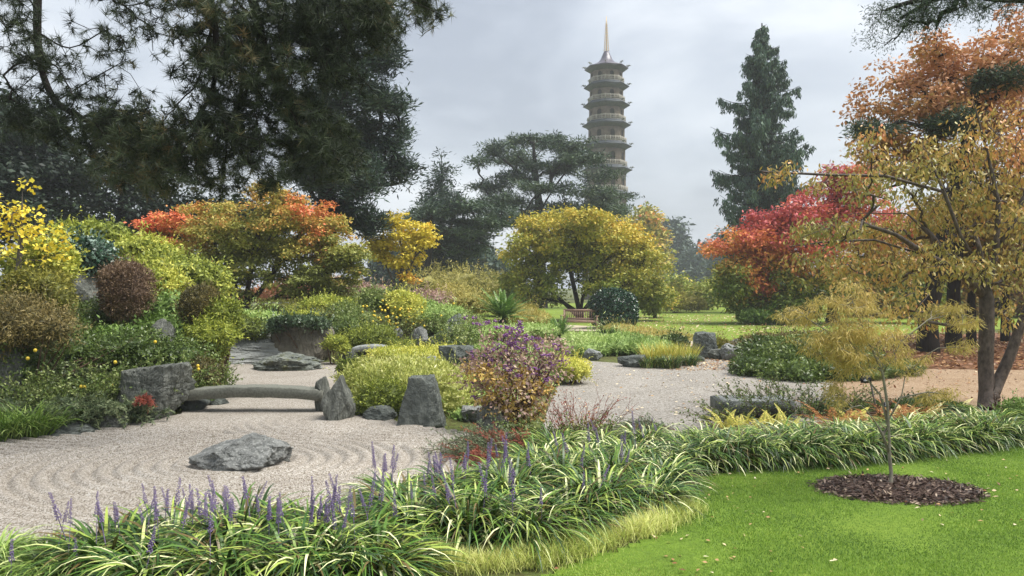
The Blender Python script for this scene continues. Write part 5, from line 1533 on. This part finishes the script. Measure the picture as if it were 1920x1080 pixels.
for k, (px_, py_) in enumerate([(1600, 806), (1690, 800), (1735, 796), (1790, 788), (1650, 806)]):
    frond_plant('pale_fern', FL[k], G(px_, py_), .42, 10, LM['cream'] if k else LM['fern_yellow'], 376 + k, 'fern', tilt=(.1, 1.0), nleaf=13, lw=.10, ww=.04, curve=1.0, group='pale ferns', rad=.004)

# grassy fern clump in the middle of the court
r = rg(380)
for k, (px_, py_, mt, n, ln, th1) in enumerate([(1230, 688, 'fern_yellow', 260, .62, (.3, 1.2)), (1262, 686, 'fern_yellow', 260, .66, (.3, 1.3)), (1292, 680, 'fern_yellow', 200, .56, (.4, 1.4)), (1222, 692, 'liriope', 260, .40, (1.0, 2.2)), (1260, 693, 'liriope', 300, .42, (1.0, 2.2)), (1296, 688, 'liriope', 240, .40, (1.0, 2.2))]):
    g = thing('court_grass', ['tall yellow-green grass left in the court clump', 'tallest yellow-green grass in the middle of the court clump', 'yellow grass at the right of the court clump', 'dark strap leaves skirting the court clump on the left', 'dark strap leaves at the front of the court clump', 'dark strap leaves skirting the court clump on the right'][k], 'grass', G(px_, py_) + np.array([0, .3, 0]), 'grass clump in the gravel court')
    V, Fc, t = tuft(r, n, .26, ln, .016, (.0, .5), th1, 5, .4 if k < 3 else .4)
    stuff(mesh('foliage', V, Fc, LM[mt], g, t, rel=False))

# berry bush: purple clusters above, orange leaves below
b = G(965, 815)
D = b[1] + .15
root = bush('berry_bush', 'shrub with purple berry clusters above and orange leaves below', [(960, 690, 92, 40, D), (895, 705, 42, 32, D), (1030, 680, 44, 36, D), (950, 645, 50, 24, D), (1035, 655, 34, 24, D), (960, 745, 80, 42, D)], 'purple_leaf', 2300, .055, .032, 390, tint=.5, var=.3, core=0, shell=.25, base=b, lump=.25, bark='twig')
r = rg(391)
cells = [E(x, y, a, c, D - .12) for x, y, a, c in [(930, 700, 70, 18), (990, 712, 60, 20), (900, 690, 40, 16), (960, 735, 60, 22), (1010, 725, 44, 20), (930, 760, 44, 24), (985, 770, 40, 24)]]
cen, dd, kk = in_ells(cells, 165, r, .4)
V, Fc, t = clusters(cen, 13, .035, r, np.full(165, .5), .06, .034, .3, .6, .2, .18, .6)
stuff(mesh('orange_leaves', V, Fc, LM['orange'], root, t))
mb = MB()
cells = [E(x, y, a, c, D - .1) for x, y, a, c in [(985, 655, 76, 40), (1040, 670, 26, 24), (920, 665, 40, 24), (960, 620, 40, 20), (1000, 700, 50, 24), (895, 735, 20, 26), (900, 600, 30, 20), (940, 690, 50, 20)]]
cen, dd, kk = in_ells(cells, 150, r, .4)
for c in cen:
    for _ in range(11):
        mb.ball(c + r.normal(size=3) * np.array([.02, .02, .012]), .0085 + .003 * r.random(), 0 if r.random() < .0 else 1)
stuff(mb.build('berries', M['berry'], root, smooth=True))
sk = Skel()
sk.add([b, b + [0, 0, .15]])
sk.grow(np.concatenate([cen, in_ells(cells, 60, r, .4)[0]]), r, bend=.4, up=.1, lw=.6)
sk.build('branches', M['twig'], root, .02, .0025)['kind'] = 'stuff'
# bare reddish twigs and other loose shrubs near it
shoots('red_twig_shrub', 'nearly bare red-twigged shrub at the edge of the gravel court', G(1085, 822), .30, .2, 46, .66, 1.6, .05, 'twig_red', .03, .016, 5, 400, tint=.4, bark='twig_red', sub=4, th=.005)
shoots('red_twig_shrub', 'tangled green and brown undergrowth at the foot of the berry bush', G(1040, 832), .55, .25, 90, .48, 1.1, .15, 'quince', .035, .018, 16, 401, tint=.45, bark='twig', sub=3, th=.004)
shoots('red_twig_shrub', 'tangle of small leaves right of the bare red twigs', G(1130, 836), .4, .2, 60, .36, 1.0, .15, 'brown_green', .032, .016, 14, 402, tint=.5, bark='twig_red', sub=3, th=.004)
for k, (px_, py_, az, n, ln, mt, rise) in enumerate([(960, 862, 195, 120, .80, 'juniper', .45), (985, 850, 165, 90, .75, 'juniper', .6), (945, 872, 205, 34, .62, 'juniper_red', .55), (985, 856, 175, 30, .62, 'juniper_red', .8), (1240, 812, 170, 40, .6, 'juniper', .5)]):
    shoots('cotoneaster_spray', ['dark feathery spray reaching left over the gravel', 'feathery spray arching above the red sprigs', 'red-leaved sprigs lying low over the gravel edge', 'red-leaved sprigs above the strap leaves', 'dark feathery spray at the near edge of the gravel court'][k], G(px_, py_) + np.array([0, .1, 0]), .28, .18, n, ln, rise, .32, mt, .034, .007, 50, 410 + k, tint=.4, bark='twig' if 'red' not in mt else 'twig_red', az=R(az), spread=.4, sub=3, th=.004, group='low feathery sprays', lw=1.3)
# loose quince in front of the slab bench
shoots('sprawling_quince', 'open sprawling shrub with small dark leaves by the slab bench', G(1500, 786), .7, .25, 75, .95, .85, .1, 'quince', .034, .02, 26, 420, tint=.42, bark='twig', sub=4, th=.005)
shoots('sprawling_quince', 'low arching twigs reaching over the gravel left of the slab bench', G(1385, 806), .35, .2, 26, .75, .7, .2, 'quince', .034, .02, 18, 421, tint=.4, bark='twig', sub=3, th=.005, az=R(165), spread=.5)
# dark upright seed heads beside the cherry foot and the sign
for k, (px_, py_) in enumerate([(1872, 784), (1655, 806)]):
    shoots('seed_heads', ['dark seed heads at the foot of the cherry trunk', 'dark brown seed heads behind the little sign'][k], G(px_, py_), .06, .05, 10, .34, 5.0, 0, 'brown', .05, .03, 10, 425 + k, tint=.1, bark='twig', sub=0, cat='plant', lw=2)

# ------------------------------------------------------------------ strap-leaved clumps with purple spikes
r = rg(430)
variants, bright = [], []
def spike_mesh(k, parent):
    rr = rg(440 + k)
    mb = MB()
    ln = .14 + .035 * k
    mb.tube([(0, 0, -.30), (.004, 0, 0), (0, .004, ln)], [.003, .0025, .001], 4, cap=False)
    for j in range(64):
        z = ln * (j + rr.random()) / 64
        a = j * 2.4
        q = .0145 * (1 - .6 * z / ln) * (.6 + .6 * rr.random())
        if rr.random() < .85:
            mb.ball((q * math.cos(a), q * math.sin(a), z), .005 * (1.1 - .4 * z / ln), 0)
    return mb.build('flower_spike', M['spike'], parent, rel=False)
CL = []      # px, base row, size, bright, number of spikes, label, group
def row(lst, br_, lb, gp):
    for px_, py_, s, sp_ in lst:
        CL.append((px_, py_, s, br_, sp_, lb, gp))
row([(205, 1070, 1.05, 9), (325, 1050, 1.05, 13), (450, 1045, 1.05, 12), (565, 1045, 1.05, 12), (665, 1052, 1.0, 11)], 0, '%s purple-spiked strap-leaved clump from the left in the nearest bed', 'strap-leaved clumps in the nearest bed')
row([(290, 1105, 1.05, 2), (430, 1105, 1.05, 2), (575, 1105, 1.05, 2), (695, 1092, 1.0, 1)], 0, '%s clump from the left along the bottom edge, strap leaves drooping', 'strap-leaved clumps along the bottom edge')
row([(775, 1005, 1.08, 4), (880, 1010, 1.1, 4), (985, 1015, 1.05, 3), (1065, 990, 1.0, 1)], 0, '%s dark strap-leaved clump from the left at the front of the middle bed', 'strap-leaved clumps at the front of the middle bed')
row([(750, 960, 1.0, 9), (850, 952, 1.0, 10), (955, 948, 1.05, 8)], 0, '%s purple-spiked clump from the left at the back of the middle bed', 'strap-leaved clumps at the back of the middle bed')
row([(1125, 962, 1.0, 1), (1215, 950, .95, 0)], 0, '%s pale-edged strap-leaved clump from the left beside the fine pale grass', 'strap-leaved clumps beside the pale grass')
row([(1050, 920, 1.0, 3), (1150, 915, 1.0, 2), (1240, 915, .9, 0)], 0, '%s strap-leaved clump from the left, second row at the lawn bend', 'strap-leaved clumps in the second row at the bend')
row([(1010, 893, .95, 0), (1100, 885, .95, 2), (1190, 880, .95, 4), (1262, 880, .85, 0)], 1, '%s pale strap-leaved clump from the left, third row at the lawn bend', 'strap-leaved clumps in the third row at the bend')
row([(1045, 858, .85, 0), (1130, 852, .85, 1), (1212, 848, .85, 2), (1280, 850, .85, 0)], 1, '%s pale strap-leaved clump from the left, row nearest the gravel court', 'strap-leaved clumps nearest the gravel court')
xs_ = [1310 + k * 41 for k in range(15)]
yy_ = lambda x: float(np.interp(x, [1300, 1600, 1750, 1900], [874, 858, 842, 824]))
row([(x, yy_(x), .92, 0) for x in xs_], 0, '%s strap-leaved clump from the left in the border row edging the lawn', 'strap-leaved clumps in the border row')
row([(x + 18, yy_(x) - 22, .88, 0) for x in xs_[:-1]], 1, '%s strap-leaved clump from the left at the back of the border row', 'strap-leaved clumps at the back of the border row')
row([(-20, 1075, .7, 0), (32, 1096, .66, 1), (66, 1060, .5, 0), (100, 1086, .66, 1), (150, 1094, .6, 1)], 2, '%s bright green strap-leaved clump from the left in the bottom left corner', 'strap-leaved clumps in the bottom left corner')
ORD = ['first', 'second', 'third', 'fourth', 'fifth', 'sixth', 'seventh', 'eighth', 'ninth', 'tenth', 'eleventh', 'twelfth', 'thirteenth', 'fourteenth', 'fifteenth', 'sixteenth']
def ordinal(i):
    same = sorted(c[0] for c in CL if c[6] == CL[i][6])
    return ORD[same.index(CL[i][0])]
srcs = {}
spk = {}
for k, (px_, py_, s, br_, ns, lb, gp) in enumerate(CL):
    b = G(px_, py_)
    g = thing('liriope_clump', lb % ordinal(k), 'plant', b, gp)
    v = (br_, k % 4)
    if v not in srcs:
        V, Fc, t = tuft(r, 460, .15, .57, .0185, (.12, 1.05), (1.9, 3.0), 7, {0: .49, 1: .58, 2: .5}[br_], .25)
        o = mesh('foliage', V, Fc, LM['liriope_bright' if br_ == 2 else 'liriope'], g, t, rel=False)
        srcs[v] = o
    else:
        o = inst('foliage', srcs[v], g)
    o.rotation_euler = (0, 0, r.random() * 6.28)
    o.scale = (s * (1.0 + .2 * r.random()), s * (1.0 + .2 * r.random()), s * (1.0 + .25 * r.random()))
    stuff(o)
    for q in range(ns):
        j = int(r.integers(0, 3))
        if j not in spk:
            f_ = spike_mesh(j, g)
            spk[j] = f_
        else:
            f_ = inst('flower_spike', spk[j], g)
        a = r.random() * 6.28
        rd = .32 * r.random() ** .6
        f_.location = (rd * math.cos(a), rd * math.sin(a), (.27 + .15 * r.random()) * s)
        f_.rotation_euler = (r.normal() * .17, r.normal() * .17, r.random() * 6)
        f_.scale = [.75 + .5 * r.random()] * 3

# pale fine grass fringe, lawn blades, mulch and fallen leaves
r = rg(460)
line = np.array([G(x, y)[:2] for x, y in [(690, 1110), (760, 1068), (880, 1058), (1000, 1056), (1080, 1036), (1160, 1008), (1230, 985), (1290, 955)]])
cum = np.concatenate([[0], np.cumsum(np.linalg.norm(np.diff(line, axis=0), axis=1))])
n = 17000
u = r.random(n) * cum[-1]
bs = np.stack([np.interp(u, cum, line[:, 0]), np.interp(u, cum, line[:, 1]), np.zeros(n)], 1)
bs = bs + np.stack([r.normal(size=n) * .09, r.normal(size=n) * .10 * (1 + .6 * wob(bs, 4, 77)), np.zeros(n)], 1)
V, Fc, t = blade_geo(bs, r.random(n) * 6.28, (.06 + .12 * r.random(n)) * (1 + .4 * wob(bs, 6, 78)), .1 + .7 * r.random(n), .6 + 1.5 * r.random(n), np.full(n, .0045), 3, np.clip(.5 + .22 * wob(bs, 3, 4) + r.normal(size=n) * .2, 0, 1), r)
stuff(mesh('pale_grass_fringe', V, Fc, LM['pale_grass'], None, t), 'pale yellow fine grass fringing the strap-leaved clumps', 'grass')
n = 330000
x = -.6 + 7.6 * r.random(n)
y = 4.6 + 5.9 * r.random(n) ** 1.15
mc = G(1684, 919)
keep = inside(LPg, x, y) & (np.abs(x / y) < .75) & (np.hypot((x - mc[0]) / .75, (y - mc[1]) / .50) > 1.0 + .06 * wob(np.stack([x, y, 0 * x], -1), 7, 1))
x, y = x[keep], y[keep]
n = len(x)
pz = np.stack([x, y, 0 * x], 1)
pt_ = wob(pz, 1.6, 21) * .55 + wob(pz * np.array([.6, 1.6, 1]), 6, 22) * .4 + wob(pz, 19, 23) * .2
hh = .013 + .014 * r.random(n) + .007 * pt_
a = r.random(n) * 6.28
D = unit(np.stack([np.cos(a) * .6, np.sin(a) * .6, np.ones(n)], 1) + r.normal(size=(n, 3)) * .2)
V, Fc, t = leaf_geo(np.stack([x, y, np.full(n, .004)], 1), D, np.stack([np.cos(a), np.sin(a), 0 * a], 1), hh, .0055 + .002 * r.random(n), np.clip(.44 + .42 * pt_ + r.normal(size=n) * .2, .01, .99), 'tri')
stuff(mesh('grass', V, Fc, LM['lawn_blade'], None, t), 'short bright green mown grass of the near lawn', 'grass')
a = np.linspace(0, 2 * PI, 41)[:-1]
rim = 1 + .03 * np.sin(5 * a + 1) + .02 * np.sin(9 * a)
ring = np.stack([mc[0] + .78 * rim * np.cos(a), mc[1] + .59 * rim * np.sin(a), np.full(40, .004)], 1)
ring[:, 1] = mc[1] + (ring[:, 1] - mc[1]) * .88
V = np.concatenate([ring, ring * [1, 1, 0] + (mc * [1, 1, 0] - ring * [1, 1, 0]) * .45 + [0, 0, .04], [[mc[0], mc[1], .06]]])
Q = [[j, (j + 1) % 40, 40 + (j + 1) % 40, 40 + j] for j in range(40)]
T = [[40 + j, 40 + (j + 1) % 40, 80] for j in range(40)]
structure(mesh('mulch_bed', V, [Q, T], M['mulch'], None, smooth=True))
n = 5200
q = r.random(n) ** .5 * (1.0 + .05 * r.normal(size=n))
a = r.random(n) * 6.28
c = np.stack([mc[0] + .80 * q * np.cos(a), mc[1] + .54 * q * np.sin(a), .014 + .045 * (1 - np.minimum(q, 1))], 1)
D = unit(r.normal(size=(n, 3)) * [1, 1, .25])
lmat('bark_chip', ['#1f1714', '#35261f', '#54423a', '#8a7868', '#b7a48e'])
V, Fc, t = leaf_geo(c, D, r.normal(size=(n, 3)) * .6 + [0, 0, 1], .03 + .05 * r.random(n), .012 + .012 * r.random(n), np.clip(.36 + r.normal(size=n) * .27, 0, 1))
stuff(mesh('bark_mulch', V, Fc, LM['bark_chip'], None, t), 'dark bark chip mulch in a ring round the young acer', 'mulch')
def litter(name, label, pts, L, W, tint, mat='fallen', var=.25, z=.02):
    m = len(pts)
    D = unit(r.normal(size=(m, 3)) * [1, 1, .15])
    V, Fc, t = leaf_geo(np.concatenate([pts, z + .012 * r.random((m, 1))], 1), D, r.normal(size=(m, 3)) * .35 + [0, 0, 1], L * (.6 + .8 * r.random(m)), W, np.clip(tint + r.normal(size=m) * var, .01, .99))
    return stuff(mesh(name, V, Fc, LM[mat], None, t), label, 'fallen leaves')
p = np.stack([r.uniform(0, 6.5, 900), r.uniform(5, 10.3, 900)], 1)
p = p[inside(LPg, p[:, 0], p[:, 1]) & (wob(np.concatenate([p, p[:, :1] * 0], 1), 1.2, 31) > .1)][:130]
litter('fallen_leaves_on_lawn', 'scattered fallen leaves on the near lawn', p, .042, .026, .72, z=.022)
p = np.stack([r.uniform(8.5, 30, 16000), r.uniform(17.5, 32, 16000)], 1)
pl_ = np.array([(8.6, 18.6), (22, 17), (34, 30), (24, 34), (13, 30), (8.8, 24)])
litter('fallen_leaves_under_trees', 'thick rust-brown fallen leaves under the right-hand trees', p[inside(pl_, p[:, 0], p[:, 1])], .14, .08, .22)
p = np.stack([r.uniform(4, 22, 9000), r.uniform(25, 55, 9000)], 1)
p = p[(p[:, 0] > 5 + .0 * p[:, 1]) & (p[:, 0] / p[:, 1] > .15 - .1 * r.random(len(p)))]
litter('fallen_leaves_on_far_lawn', 'pale fallen leaves strewn over the far lawn', p[:3000], .15, .08, .75)
gc = fill_poly([(1040, 800), (1090, 690), (1300, 680), (1400, 680), (1540, 740), (1560, 810)], 0)
p = np.stack([r.uniform(.5, 8, 1500), r.uniform(10.5, 20.5, 1500)], 1)
p = p[inside(gc, p[:, 0], p[:, 1])][:330]
litter('fallen_leaves_on_court', 'pale fallen leaves dotted over the gravel court', p, .06, .04, .8, z=.012)
p = np.stack([r.uniform(3.8, 6.6, 900), r.uniform(18, 21.2, 900)], 1)
litter('fallen_leaves_by_boulders', 'fallen leaves drifted against the lawn-edge stones', p, .07, .045, .55, z=.012)
p = np.stack([r.uniform(6, 16, 700), r.uniform(12.5, 18.5, 700)], 1)
litter('fallen_leaves_on_path', 'few fallen leaves on the tan garden path', p, .07, .045, .3, z=.01)
p = np.stack([r.uniform(-7, -.5, 260), r.uniform(6, 13, 260)], 1)
litter('fallen_leaves_on_gravel', 'dark bits of leaf lying on the raked gravel', p[inside(GP, p[:, 0], p[:, 1])][:60], .035, .02, .15, z=.03)
